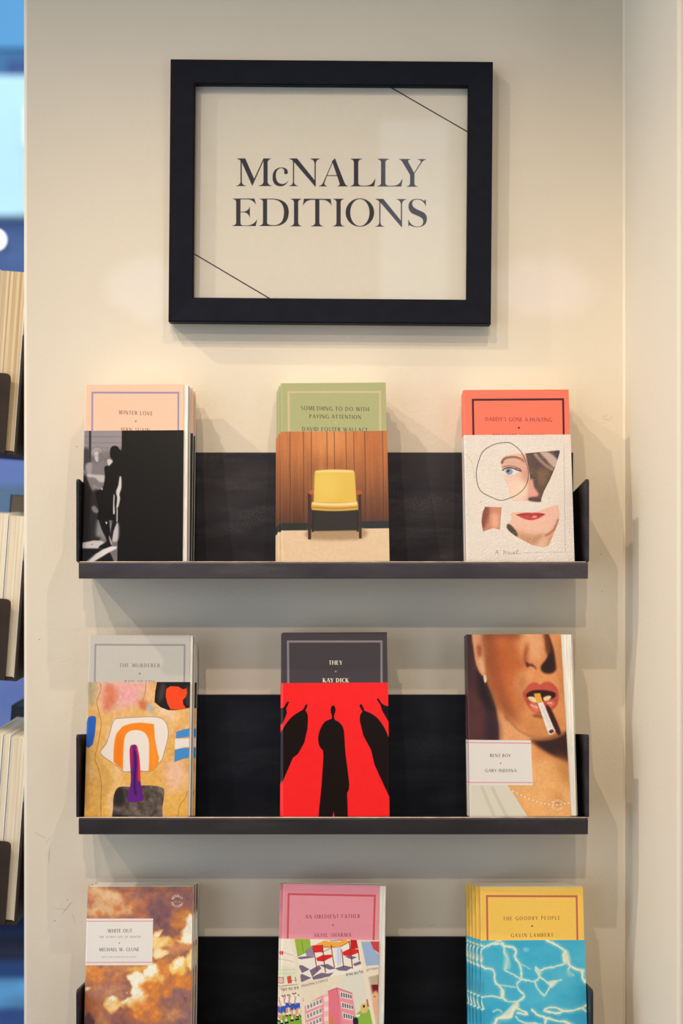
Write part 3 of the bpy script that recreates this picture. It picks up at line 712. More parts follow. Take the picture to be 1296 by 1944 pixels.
    lum = boxblur(c.a.mean(2), 7); F = .5+(lum-.5)*1.25+.34*(fbm(c.H, c.W, 80, 6, 91)-.5)+.26*(fbm(c.H, c.W, 26, 4, 92)-.5)
    st_ = [.2, .38, .48, .57, .68, .82, .95]; cols = np.array([(92,60,66),(142,100,104),(178,116,92),(222,136,66),(246,190,98),(252,224,160),(254,247,228)])/255
    rc = np.stack([np.interp(F, st_, cols[:, k]) for k in range(3)], -1); c.a = (c.a*.5+rc*.5).astype(np.float32); c.mottle(.05, 9, 40)
    ring_text(c, 'MCNALLY', 983, 274, 52, -58, 58, 24, (244,236,228)); ring_text(c, 'EDITIONS', 983, 274, 52, 250, 110, 24, (244,236,228), True)
    c.text('NO. 18', 983, 286, 58, 15, (226,200,190), 1, .2)
    label_block(c, '-60 436 748 440 745 886 -60 884', ([(-60,462),(748,464)], [(-60,856),(745,858)]),
        [('WHITE OUT',424,572,236,33,(58,50,50),1), ('THE SECRET LIFE OF HEROIN',423,624,408,19,(120,104,104),1), ('MICHAEL W. CLUNE',420,750,392,31,(58,50,50),1)])
    c.bfont('with a new preface by the author', 420, 812, 346, (168,156,150), .35)
    c.p('415 674 420 667 426 674 420 680', (190,60,70))
    return c, None

def art_school(sp):
    q = [(158,148),(1080,178),(1100,1840),(140,1830)]
    c = title_sheet(sp, q, (232,150,162), (206,84,96), ((222,242),(1040,268)), 18,
        [('AN OBEDIENT FATHER',645,462,520,33), ('AKHIL SHARMA',648,628,358,33)], (108,44,62), 1.0, (651,522,8,(180,80,96)))
    b = sheet(sp, (236,222,198), [(145,615),(1103,668),(1105,1840),(120,1830)], .725); b.mottle(.02, 20, 3)
    INK = (92,80,76)
    b.p('60 590 285 625 330 1030 60 1040', (240,232,214), smooth=False); b.p('60 880 310 880 320 980 60 990', (226,226,196), blur=10)
    b.p('160 740 178 728 184 752 170 768', (214,60,64)); b.l('185 740 280 775', 4, (226,140,136)); b.l('60 780 290 832', 4, (204,150,170))
    for y in (905, 940): b.l([(60,y),(305,y-4)], 3, (190,196,170))
    b.p('120 980 186 970 192 1024 120 1030', (236,180,170), smooth=False); b.l('120 980 186 970 192 1024 120 1030', 4, INK, smooth=False); b.p('222 966 262 958 274 1026 232 1032', (222,84,60), smooth=False); b.l('100 1060 340 1038', 4, (110,90,84)); b.l('306 970 312 1020', 6, (120,60,60)); b.l('240 1005 330 1000', 3, INK)
    # office
    b.p('285 600 890 600 945 880 940 940 400 1010 360 1030', (240,234,220), smooth=False)
    b.p('288 628 440 600 455 700 400 750 320 784 310 740', (152,186,66), smooth=False); b.l('366 640 380 750', 4, (90,120,40)); b.l('288 628 320 784 455 735', 4, (70,90,40), smooth=False); b.p('400 740 470 690 490 800 420 800', (130,120,140), smooth=False, alpha=.8)
    for t in ('335 868 370 865 445 906 370 938','445 915 535 870 560 900 470 975','535 870 620 862 700 905 640 915','470 976 560 940 640 952 570 990 480 1002','350 960 370 945 465 985 365 1022','690 905 780 880 860 900 800 930 730 925','320 800 360 812 480 800 420 785 340 790','860 870 930 845 945 870 880 890','780 800 840 796 900 810 850 830','560 960 680 940 640 975 580 985'):
        b.p(t, (124,108,134), smooth=False)
    b.p('460 700 580 650 790 648 830 668 730 715 600 716', (244,172,72), smooth=False, blur=1); b.l('460 700 730 716 830 668', 7, (196,108,40), smooth=False)
    b.p('690 716 756 712 762 850 700 862', (226,226,240), smooth=False); b.l('716 716 722 880', 7, (180,180,214)); b.l('736 716 742 870', 4, (150,150,190)); b.l('480 720 500 850', 8, (214,220,234))
    b.p('600 640 760 642 740 668 620 662', (230,220,210), smooth=False); b.l('640 655 760 650', 5, INK)
    for dx, fl in ((0, 1), (0, 0)):
        pass
    b.p('474 690 560 688 572 752 486 756', (222,44,48), smooth=False); b.p('505 806 570 780 655 778 662 800 580 838 520 832', (222,44,48), smooth=False)
    b.l('466 690 498 800 518 924', 8, (132,64,44), smooth=False); b.l('566 686 584 830 600 940', 9, (132,64,44), smooth=False); b.l('652 690 666 800 686 894', 8, (132,64,44), smooth=False)
    b.p('832 640 900 640 908 730 838 740', (196,36,44), smooth=False); b.p('760 760 830 730 905 740 912 770 830 800 768 790', (222,44,48), smooth=False)
    b.l('750 735 764 820 772 900', 8, (132,64,44), smooth=False); b.l('820 660 842 780 858 912', 9, (132,64,44), smooth=False); b.l('900 640 920 840', 8, (132,64,44), smooth=False); b.l('560 756 650 720', 5, (132,64,44))
    # right strip
    b.p('935 672 1030 676 1070 760 1110 800 1180 830 1180 880 985 890', (158,178,212), smooth=False); b.p('1022 674 1180 680 1180 800 1104 782 1050 740', (202,72,78), smooth=False)
    b.p('1010 1000 1180 960 1180 1500 1090 1500', (226,190,160), smooth=False); b.p('1040 1010 1180 980 1180 1140 1060 1150', (120,30,34), blur=10); b.p('1005 990 1100 975 1100 1060 1020 1060', (190,170,140), smooth=False); b.p('1050 1150 1100 1130 1130 1330 1080 1330', (236,176,136), blur=8); b.l('1066 1170 1076 1165', 8, (40,20,20))
    # schoolboys
    b.p('60 1160 350 1120 395 1440 60 1460', (238,226,196), smooth=False); b.p('60 1330 380 1310 420 1500 60 1520', (130,176,56), blur=4, smooth=False)
    for x, y, k in ((190,1160,1.15),(238,1150,.85),(296,1140,1.1),(345,1150,.9),(118,1180,1.0)):
        P = lambda s: [(x+(u)*k, y+(v)*k) for u, v in pairs(s)]
        b.p(P('-34 -10 30 -14 34 70 -28 76'), (240,236,228), smooth=False); b.l(P('-34 0 -46 60 -10 92'), 14*k, (222,150,110)); b.l(P('30 0 44 50 20 80'), 13*k, (222,150,110))
        b.p(P('-30 70 34 64 40 118 4 124 -2 104 -8 128 -34 126'), (58,92,186), smooth=False, blur=1); b.l(P('-20 122 -16 190'), 17*k, (230,160,118)); b.l(P('20 118 24 180'), 17*k, (230,160,118))
        b.l(P('-16 180 -14 206'), 17*k, (240,236,230)); b.l(P('24 172 26 198'), 17*k, (240,236,230)); b.p(P('-30 204 -4 200 0 214 -34 220'), (30,26,30)); b.p(P('12 196 44 190 46 206 14 212'), (30,26,30))
        b.l(P('-6 -12 6 20'), 3, (120,100,100)); b.l(P('-20 -14 20 -16'), 8*k, (200,130,100)); b.l(P('-14 -22 -10 -8 14 -14 8 -26'), 4, (70,60,60))
    # the pink school
    b.p('740 1010 1000 980 1040 1400 900 1420', (226,222,206), blur=14)
    b.p('400 1240 560 1150 640 1130 640 1560 420 1560', (238,156,164), smooth=False); b.p('625 1110 712 1080 760 1420 800 1600 640 1600', (232,122,140), smooth=False); b.p('712 1080 860 1132 892 1320 900 1420 770 1440', (240,150,160), smooth=False)
    b.p('580 1150 630 1132 640 1480 600 1500', (244,190,190), smooth=False)
    for r in range(3):
        yy = 1200+r*85
        b.p([(410,yy+30),(560,yy-30),(575,yy+30),(420,yy+85)], (238,226,214), smooth=False)
        for k in range(5): b.p([(424+k*30,yy+34-k*12),(442+k*30,yy+28-k*12),(446+k*30,yy+62-k*12),(428+k*30,yy+68-k*12)], (148,140,146), smooth=False)
        zz = 1110+r*95
        b.p([(738+r*14,zz),(856+r*12,zz+35),(862+r*12,zz+82),(750+r*14,zz+60)], (236,230,224), smooth=False)
        for k in range(5): b.p([(750+r*14+k*22,zz+12+k*6),(764+r*14+k*22,zz+16+k*6),(766+r*14+k*22,zz+56+k*4),(754+r*14+k*22,zz+52+k*4)], (90,88,96), smooth=False)
        b.p([(590,1165+r*90),(630,1155+r*90),(634,1195+r*90),(594,1205+r*90)], (250,220,214), smooth=False)
    b.l('625 1110 712 1080 860 1132', 4, (110,60,70), smooth=False); b.l('712 1080 770 1440', 4, (150,80,90)); b.p('638 1350 672 1340 680 1430 646 1440', (216,140,60), smooth=False)
    b.p('890 1340 1010 1270 1060 1420 900 1480', (142,186,70), blur=5); b.p('410 1480 1100 1420 1100 1600 410 1600', (150,190,80), blur=5); b.l('970 1250 975 1345', 12, (190,150,96)); b.p('940 1240 1000 1228 1004 1300 950 1310', (222,196,120)); b.p('962 1244 980 1242 978 1262 964 1262', (60,44,30)); b.l('1000 1190 1012 1260', 16, (190,110,70))
    b.p('870 1365 910 1355 920 1410 880 1420', (44,40,66)); b.p('890 1330 940 1320 930 1345 900 1350', (240,236,226), smooth=False)
    # gutters between the pictures and their captions
    b.l('270 590 330 900 395 1420 420 1700', 34, (238,224,200), smooth=False); b.l('905 640 975 960 1010 1130 1090 1500', 32, (238,224,200), smooth=False)
    b.bfont("PRINCIPAL'S OFFICE", 497, 1042, 260, (96,82,84), 0, 1, -.20); b.bfont('SITTING', 1046, 932, 108, (96,82,84), 0, 1, -.16)
    def devan(x, y, parts, rot):
        for (u, seg) in parts:
            for s in seg: b.l([(x+u+a, y+v+(u+a)*rot) for a, v in pairs(s)], 4, (120,106,104), smooth=len(pairs(s)) > 2)
    a1 = ['0 0 22 0', '16 0 16 22', '2 8 8 4 12 10 6 14 12 20']; a2 = ['0 0 20 0', '14 0 14 22', '2 6 2 14 14 14']; a3 = ['0 0 24 0', '12 0 12 22', '4 10 12 6 20 10 20 18']; a4 = ['0 0 18 0', '14 -8 4 -12 2 0', '13 0 13 22']
    devan(160, 1080, [(0, a4), (20, a1), (44, a2), (76, a3), (102, a2), (132, a1), (156, a3)], -.10)
    devan(796, 958, [(0, a1), (24, a3), (48, a2), (76, a1), (100, a2), (122, a4), (140, a3)], -.14)
    return c, b

def art_pool(sp):
    q = [(217,148),(1217,160),(1225,1840),(210,1840)]
    c = title_sheet(sp, q, (245,200,92), (190,96,88), ((285,230),(1155,246)), 17,
        [('THE GOODBY PEOPLE',714,456,552,33), ('GAVIN LAMBERT',716,612,412,33)], (96,66,36), 1.0, (719,512,8,(120,70,40)))
    # lettering up the spine
    for i in range(22): c.p([(130,260+i*14),(175,260+i*14),(175,267+i*14),(130,268+i*14)], (176,122,44), smooth=False, alpha=.7)
    b = sheet(sp, (66,174,208), [(205,615),(1225,655),(1225,1840),(200,1840)], .725)
    n = fbm(b.H, b.W, 120, 4, 51, (1.6, 1)); b.put(np.clip((n-.45)*3, 0, 1), (96,190,212), .6); b.put(np.clip((.46-n)*4, 0, 1), (44,152,196), .6)
    b.p('0 600 205 600 205 1850 0 1850', (40,132,160), blur=20, alpha=.7)
    CR = (234,234,208)
    def web(s, w, al=1.0):
        b.l(s, w*2.6, (150,212,214), blur=10, alpha=.55*al); b.l(s, w, CR, blur=3, alpha=al)
    for s, w in [('120 600 190 650 260 675 340 655 430 620',14), ('205 760 225 700 280 672 370 660 420 660 500 690 545 710',14), ('430 640 455 680 500 686 545 705 560 740 548 780 590 830 606 900 602 980',16),
        ('210 840 260 870 320 890 350 930 345 990 390 1050 430 1100 425 1150 470 1192',16), ('450 690 460 760 480 800 470 860 455 900 500 930 560 960 600 985',11), ('600 985 560 1050 620 1130 620 1160 560 1210 545 1240',13), ('600 985 660 1005 730 1020 790 985 880 1040 900 1060',13), ('730 1020 760 1080 800 1130 840 1140 900 1060 930 1020 1000 1000',10),
        ('790 985 760 930 750 890 800 925 850 900 930 890 1000 870 1040 840',12), ('850 640 930 680 1000 720 1045 760 1060 830 1080 880 1130 910 1220 940',18), ('1040 840 1030 780 1050 740',22), ('1080 880 1060 930 1080 960 1110 970',10), ('1195 930 1200 1000 1225 1040',22),
        ('190 1150 260 1140 340 1145 400 1160 430 1150',12), ('545 1240 510 1280 490 1330 430 1345 370 1360 330 1420',30), ('545 1240 600 1280 660 1310 640 1320 560 1300',16), ('545 1330 600 1390 680 1400 800 1410',12), ('700 1260 760 1320 840 1360 830 1410',18), ('810 1280 860 1300 940 1310 1010 1290 1100 1290 1180 1270 1225 1240',20), ('820 1275 880 1255 960 1262 1010 1290',14), ('840 1360 930 1380 1030 1390 1110 1440',18), ('1180 1270 1225 1310',12), ('470 1192 530 1195 590 1180 620 1150',9), ('380 1040 460 1050 550 1060',7), ('600 830 640 870 700 900',5), ('100 960 150 980 200 1160 230 1250',12), ('60 740 110 770 160 800 230 800',24), ('60 1050 100 1100 140 1250 200 1260 240 1250',14),
        ('200 1500 330 1420 420 1480 560 1540 720 1520 900 1580 1220 1540',18), ('330 1420 300 1560 360 1680 500 1720 700 1660 900 1700 1220 1680',15), ('560 1540 600 1640 700 1660',12), ('320 1290 370 1270 420 1300',8)]: web(s, w)
    b.warp(10, 60, 71); b.warp(4, 16, 72)
    b.p('455 720 480 740 510 870 470 900 440 880', (180,220,210), blur=10, alpha=.7); b.p('1030 740 1070 760 1080 860 1020 860', (226,226,190), blur=10, alpha=.7); b.p('500 1240 560 1200 590 1230 560 1260 480 1350 400 1340', CR, blur=8, alpha=.8); b.p('750 880 800 920 810 950 770 960', (210,226,200), blur=8, alpha=.7); b.p('120 750 220 750 235 820 130 830', (226,226,196), blur=10, alpha=.7); b.p('870 1020 960 1020 900 1080', CR, blur=8, alpha=.8); b.p('400 1090 440 1090 440 1160 410 1150', CR, blur=6, alpha=.8)
    b.p('640 700 690 712 680 740 640 735', (140,206,212), blur=8, alpha=.8); b.p('1040 920 1120 960 1060 980', (130,200,206), blur=10, alpha=.8)
    return c, b

def sign_print():
    # lettering drawn in units of 1/6.171 photograph pixel, origin at (430, 290)
    K6 = 6.171; X0, Y0, X1, Y1 = 360, 154, 894, 574
    cv = Canvas(1900, int(1900*(Y1-Y0)/(X1-X0)), (233,224,205)); S = 1900/(X1-X0)
    cv.mottle(.01, 30, 2)
    INK = (44,38,50)
    dxB = (620-430)*K6
    Np = 'M735 66 L825 66 L1030 320 L1030 130 Q1026 80 980 73 L980 68 L1092 68 L1092 73 Q1046 80 1044 130 L1044 395 L1036 395 L790 108 L790 345 Q796 382 838 387 L838 391 L730 391 L730 387 Q772 382 777 345 L777 100 Q765 78 735 72 Z'
    Lp = 'M278 72 L415 72 L415 77 Q372 82 369 115 L369 355 Q370 385 410 388 L460 388 Q525 385 550 335 L572 305 L555 397 L272 397 L272 392 Q314 388 318 355 L318 115 Q314 82 278 77 Z'
    Ip = 'M748 538 L878 538 L878 543 Q842 548 838 580 L838 820 Q842 852 880 858 L880 862 L745 862 L745 858 Q786 852 789 820 L789 580 Q786 548 748 543 Z'
    el = lambda cx, cy, rx, ry: [(cx+rx*math.cos(a), cy+ry*math.sin(a)) for a in np.linspace(0, 2*math.pi, 60)[:-1]]
    G = [('M122 66 L218 66 L322 305 L432 66 L522 66 L522 70 Q490 74 480 110 L480 340 Q484 378 525 384 L525 390 L375 390 L375 384 Q428 378 432 340 L432 95 L304 383 L298 383 L178 112 L178 340 Q184 380 225 385 L225 390 L112 390 L112 385 Q158 378 163 340 L163 95 Q150 76 122 72 Z', 0, 0),
         ('M725 326 Q690 393 632 393 Q538 390 538 285 Q540 178 640 172 Q715 174 717 228 Q716 252 694 252 Q672 250 674 228 Q678 205 668 192 Q655 180 636 180 Q578 190 576 270 Q580 362 650 366 Q695 366 722 326 Z', 0, 0),
         (Np, 0, 0), ('M1269 65 L1380 350 Q1392 382 1420 389 L1420 394 L1297 394 L1297 389 Q1330 384 1322 355 L1294 272 L1175 272 L1146 350 Q1138 380 1175 388 L1175 394 L1082 394 L1082 389 Q1115 382 1130 350 L1236 110 L1232 100 Z M1241 118 L1180 262 L1290 262 Z', 0, 0),
         (Lp, dxB, 0), (Lp, dxB+318, 2),
         ('M848 76 L983 76 L983 81 Q945 84 955 110 L1022 238 L1098 118 Q1110 86 1062 82 L1062 78 L1163 78 L1163 82 Q1130 90 1110 120 L1027 248 L1026 360 Q1028 392 1068 397 L1068 401 L932 401 L932 397 Q972 392 976 360 L976 262 L885 110 Q868 84 848 81 Z', dxB, 0),
         ('M72 536 L325 536 L348 612 Q310 552 255 546 L162 546 L162 690 L205 690 Q258 680 272 625 L272 768 Q260 705 205 698 L162 698 L162 820 Q164 850 195 852 L240 852 Q320 848 360 775 L340 858 L66 858 L66 854 Q108 848 112 820 L112 575 Q108 545 72 541 Z', 0, 0),
         ('M383 537 L540 537 Q728 545 728 695 Q726 850 570 858 L380 858 L380 854 Q420 848 426 820 L426 575 Q422 545 383 541 Z M474 546 L474 820 Q476 850 560 849 Q672 842 672 695 Q670 550 530 546 Z', 0, 0),
         (Ip, 0, 0), ('M905 538 L1218 540 L1230 622 Q1195 556 1130 552 L1086 551 L1086 820 Q1090 852 1130 858 L1130 863 L988 863 L988 858 Q1032 852 1037 820 L1037 551 L985 552 Q925 558 893 622 Z', 0, 0),
         (Ip, dxB-675, 2), ([el(388,703,167,166), el(388,703,113,158)], dxB, 0), (Np, dxB-162, 477),
         ('M1160 550 L1160 632 Q1130 552 1062 550 Q1000 552 1000 600 Q1002 645 1070 672 L1110 690 Q1173 715 1173 775 Q1170 868 1070 874 Q1010 874 968 850 L955 868 L955 780 Q985 866 1065 868 Q1130 866 1130 805 Q1128 765 1060 740 L1010 718 Q957 690 957 630 Q960 545 1062 542 Q1110 542 1140 568 L1152 550 Z', dxB, 0)]
    for pth, dx, dy in G:
        cs = beziers(pth) if isinstance(pth, str) else pth
        cs = [[((430+(x+dx)/K6-X0)*S, (290+(y+dy-(dx/dxB*3 if dx else 0))/K6-Y0)*S) for x, y in c] for c in cs]
        cv.put(cv.cover(cs), INK)
    for l_ in ([(700,142),(905,260.5)], [(350,471),(530,577.5)]):
        cv.l([((x-X0)*S, (y-Y0)*S) for x, y in l_], 2.1*S, (40,36,46), smooth=False)
    return cv, (X0, Y0, X1, Y1)

# ------------------------------------------------------------------ the setting
def slab(name, x0, x1, y0, y1, z0, z1, m, bev=0.0):
    bm = bmesh.new(); box(bm, x0, x1, y0, y1, z0, z1, bev); return struct(obj(name, bm, m))
XL, XR = -0.3545, 0.3155                        # the pier's left arris, the inner corner
ZC = 3.0
M_FLOOR = plain('floor_boards', lin(120, 88, 62), .45, var=.25, sc=4)
M_CEIL = plain('ceiling_paint', lin(226, 220, 208), .8, var=.02)
slab('floor', -3.6, 2.2, -3.2, .62, -.05, 0.0, M_FLOOR)
slab('ceiling', -3.6, 2.2, -3.2, .62, ZC, ZC + .05, M_CEIL)
M_SHOP = plain('shop_interior_paint', lin(96, 80, 66), .8, var=.2, sc=2)
slab('wall_east', 2.2, 2.25, -3.2, .16, 0.0, ZC, M_SHOP)
slab('wall_front_unseen', -1.05, .13, -3.25, -3.2, 0.0, ZC, M_SHOP); slab('wall_front_unseen', .36, 1.05, -3.25, -3.2, 0.0, ZC, M_SHOP)  # unseen wall; solid dark centre placed to keep window glare off the covers
slab('wall_front_unseen', .13, .36, -3.25, -3.2, 2.78, ZC, M_SHOP); slab('wall_front_unseen', .13, .36, -3.25, -3.2, 0.0, 2.0, M_SHOP)
slab('wall_front_unseen', -3.6, -1.05, -3.25, -3.2, 2.5, ZC, M_SHOP); slab('wall_front_unseen', 1.05, 2.25, -3.25, -3.2, 2.5, ZC, M_SHOP)
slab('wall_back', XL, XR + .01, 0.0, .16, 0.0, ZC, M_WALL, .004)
slab('wall_right', XR, 2.2, -.2485, .16, 0.0, ZC, M_WALL2, .003)
# bead of filler running down the inner corner
bm = bmesh.new()
pts = [(XR - .0022, -.0001), (XR - .0014, -.0010), (XR - .0008, -.0018), (XR + .0004, -.0026), (XR + .0004, .0008), (XR - .0022, .0008)]
prism(bm, pts, 'z', 0.0, ZC); struct(obj('trim_1', bm, M_CAULK))
# window wall further back on the left, its glass, and the opening's frame
M_WINFRAME = plain('window_frame_paint', (.02, .02, .024, 1), .4)
def glass_f(nt, b):
    out = nt.nodes['Material Output']; tr = N(nt, 'ShaderNodeBsdfTransparent'); gl = N(nt, 'ShaderNodeBsdfGlossy'); gl.inputs['Roughness'].default_value = .02
    fr = N(nt, 'ShaderNodeFresnel'); fr.inputs['IOR'].default_value = 1.48; mx = N(nt, 'ShaderNodeMixShader')
    ge = N(nt, 'ShaderNodeNewGeometry'); mm = N(nt, 'ShaderNodeMath', operation='MULTIPLY'); inv = N(nt, 'ShaderNodeMath', operation='SUBTRACT'); inv.inputs[0].default_value = 1.0
    L(nt, ge.outputs['Backfacing'], inv.inputs[1]); L(nt, fr.outputs[0], mm.inputs[0]); L(nt, inv.outputs[0], mm.inputs[1])
    L(nt, mm.outputs[0], mx.inputs[0]); L(nt, tr.outputs[0], mx.inputs[1]); L(nt, gl.outputs[0], mx.inputs[2]); L(nt, mx.outputs[0], out.inputs['Surface'])
M_GLASS = mat('clear_glass', glass_f)
bm = bmesh.new()
for a in ((-3.6, -3.52, 0, ZC), (XL, XL + .12, 0, ZC), (-3.52, XL, 0, .10), (-3.52, XL, ZC - .12, ZC)):
    box(bm, a[0], a[1], .54, .60, a[2], a[3])
win = struct(obj('window_1', bm, M_WINFRAME))
bm = bmesh.new(); box(bm, -3.52, XL, .566, .572, .10, ZC - .12); obj('pane', bm, M_GLASS, win)

bm = bmesh.new()
for a in ((-3.6, -3.52, 0, 2.5), (-1.11, -1.05, 0, 2.5), (1.05, 1.11, 0, 2.5), (2.17, 2.25, 0, 2.5), (-3.52, -1.11, 0, .10), (-3.52, -1.11, 2.42, 2.5), (1.11, 2.17, 0, .10), (1.11, 2.17, 2.42, 2.5)):
    box(bm, a[0], a[1], -3.26, -3.2, a[2], a[3])
win2 = struct(obj('window_2', bm, M_WINFRAME))
for x0, x1 in ((-3.52, -1.11), (1.11, 2.17)):
    bm = bmesh.new(); box(bm, x0, x1, -3.235, -3.229, .10, 2.42); obj('pane', bm, M_GLASS, win2)
# nicks and pencil scuffs in the paint
wall = bpy.data.objects['wall_back']
def fleck(px, py, ln, w, ang, m, name):
    c = at(px, py, 0); bm = bmesh.new(); n = 6; vs = []
    for i in range(n):
        a = 2 * math.pi * i / n; r = .8 + .4 * random.random()
        x, z = ln / 2 * r * math.cos(a), w / 2 * r * math.sin(a)
        vs.append((c.x + x * math.cos(ang) - z * math.sin(ang), c.z + x * math.sin(ang) + z * math.cos(ang)))
    prism(bm, vs, 'y', -.00012, .0002); obj(name, bm, m, wall)
for px, py, ln, w, a in ((146,848,.0018,.0008,.2),(75,1214,.0018,.001,.5),(128,1708,.0016,.0007,0),(104,1748,.0018,.0008,1.2),(614,1602,.0016,.0005,1.5),(388,1240,.0012,.0006,0),
                         (387,1284,.0012,.0006,0),(1217,914,.0022,.0018,0),(1140,1052,.0012,.0009,0),(1070,1683,.0016,.0006,.3),(1142,1122,.0014,.001,0)):
    if px < 1185: fleck(px, py, ln, w, a, M_CHIP, 'paint_chip')
for px, py, ln, w, a in ((92,1594,.010,.0007,.95),(93,1625,.018,.0009,1.5),(75,1585,.016,.0008,-.5),(112,1725,.022,.0007,-.1),(128,1722,.020,.0012,.9),(140,1745,.014,.0006,-1.3),(820,1757,.012,.0005,.3),(770,1762,.010,.0005,-.2),(1148,790,.008,.0006,.4),(1152,797,.009,.0006,-.2),(1160,793,.006,.0006,.9),(1144,802,.005,.0005,.1)):
    fleck(px, py, ln, w, a, M_SCUFF, 'paint_scuff')

# ------------------------------------------------------------------ framed sign
def framed_sign():
    yf = -.021
    tl, tr, bl = at(322, 112, yf), at(934, 117, yf), at(321, 610.5, yf)
    W = (tr - tl).length; Hh = (tl - bl).length
    ang = math.atan2(tr.z - tl.z, tr.x - tl.x); c = (tr + at(321, 610.5, yf)) / 2
    root = thing('framed_sign', 'black framed cream sign with two lines of large serif capitals, hanging above the shelves', 'sign',
                 Matrix.Translation((c.x, 0, c.z)) @ Matrix.Rotation(-ang, 4, 'Y'))
    k = (1.574 + yf) / F_PX; mw = 46.5 * k
    w2, h2 = W / 2, Hh / 2
    def rail(pts):
        bm = bmesh.new(); n = len(pts)
        # section: outer edge lower than the inner lip by a hair, with a bevel towards the glass
        f = [bm.verts.new((p[0], yf + p[2], p[1])) for p in pts]; b = [bm.verts.new((p[0], -.0015, p[1])) for p in pts]
        bm.faces.new(f); bm.faces.new(b[::-1])
        for i in range(n): bm.faces.new((f[i], b[i], b[(i + 1) % n], f[(i + 1) % n]))
        bmesh.ops.bevel(bm, geom=[bm.edges.get((f[0], f[1])), bm.edges.get((f[2], f[3]))] if n == 4 else [], offset=.0011, segments=2, affect='EDGES')
        obj('frame_rail', bm, M_FRAME, root)
    g = 0.0
    rail([(-w2, h2, 0), (w2, h2, 0), (w2 - mw - g, h2 - mw, .001), (-w2 + mw + g, h2 - mw, .001)])
    rail([(-w2, -h2, 0), (w2, -h2, 0), (w2 - mw - g, -h2 + mw, .001), (-w2 + mw + g, -h2 + mw, .001)])
    rail([(-w2 + mw, h2 - mw - g, .001), (-w2 + mw, -h2 + mw + g, .001), (-w2, -h2 + g, 0), (-w2, h2 - g, 0)])
    rail([(w2 - mw, h2 - mw - g, .001), (w2 - mw, -h2 + mw + g, .001), (w2, -h2 + g, 0), (w2, h2 - g, 0)])
    cv, (X0, Y0, X1, Y1) = sign_print(); im = cv.image('sign_print', .82)
    def f(nt, b):
        t = N(nt, 'ShaderNodeTexImage'); t.image = im; L(nt, t.outputs[0], b.inputs['Base Color']); b.inputs['Roughness'].default_value = .7
    yp = -.0105; bm = bmesh.new(); uv = bm.loops.layers.uv.new('UVMap')
    inv = root.matrix_world.inverted()
    # sheet of paper: corners where the print's own corners stand, behind the rails
    cs = [inv @ at(x, y, yp) for x, y in ((X0, Y1), (X1, Y1), (X1, Y0), (X0, Y0))]
    fr = [bm.verts.new((q.x, yp, q.z)) for q in cs]; bk = [bm.verts.new((q.x, yp + .0004, q.z)) for q in cs]
    face = bm.faces.new(fr)
    for l_, u in zip(face.loops, ((0, 0), (1, 0), (1, 1), (0, 1))): l_[uv].uv = u
    bm.faces.new(bk[::-1])
    for i in range(4): bm.faces.new((fr[i], bk[i], bk[(i + 1) % 4], fr[(i + 1) % 4]))
    o = obj('printed_sheet', bm, mat('sign_paper', f), root); o['label'] = 'cream sheet printed with serif capitals and two thin diagonal lines'
    bm = bmesh.new(); box(bm, -w2 + mw * .85, w2 - mw * .85, -.0135, -.0117, -h2 + mw * .85, h2 - mw * .85); obj('glass_pane', bm, M_GLASS, root)
    bm = bmesh.new(); box(bm, -w2 + mw * .7, w2 - mw * .7, -.0095, -.0016, -h2 + mw * .7, h2 - mw * .7); obj('backing_board', bm, plain('backing', lin(120, 100, 80), .9), root)
framed_sign()

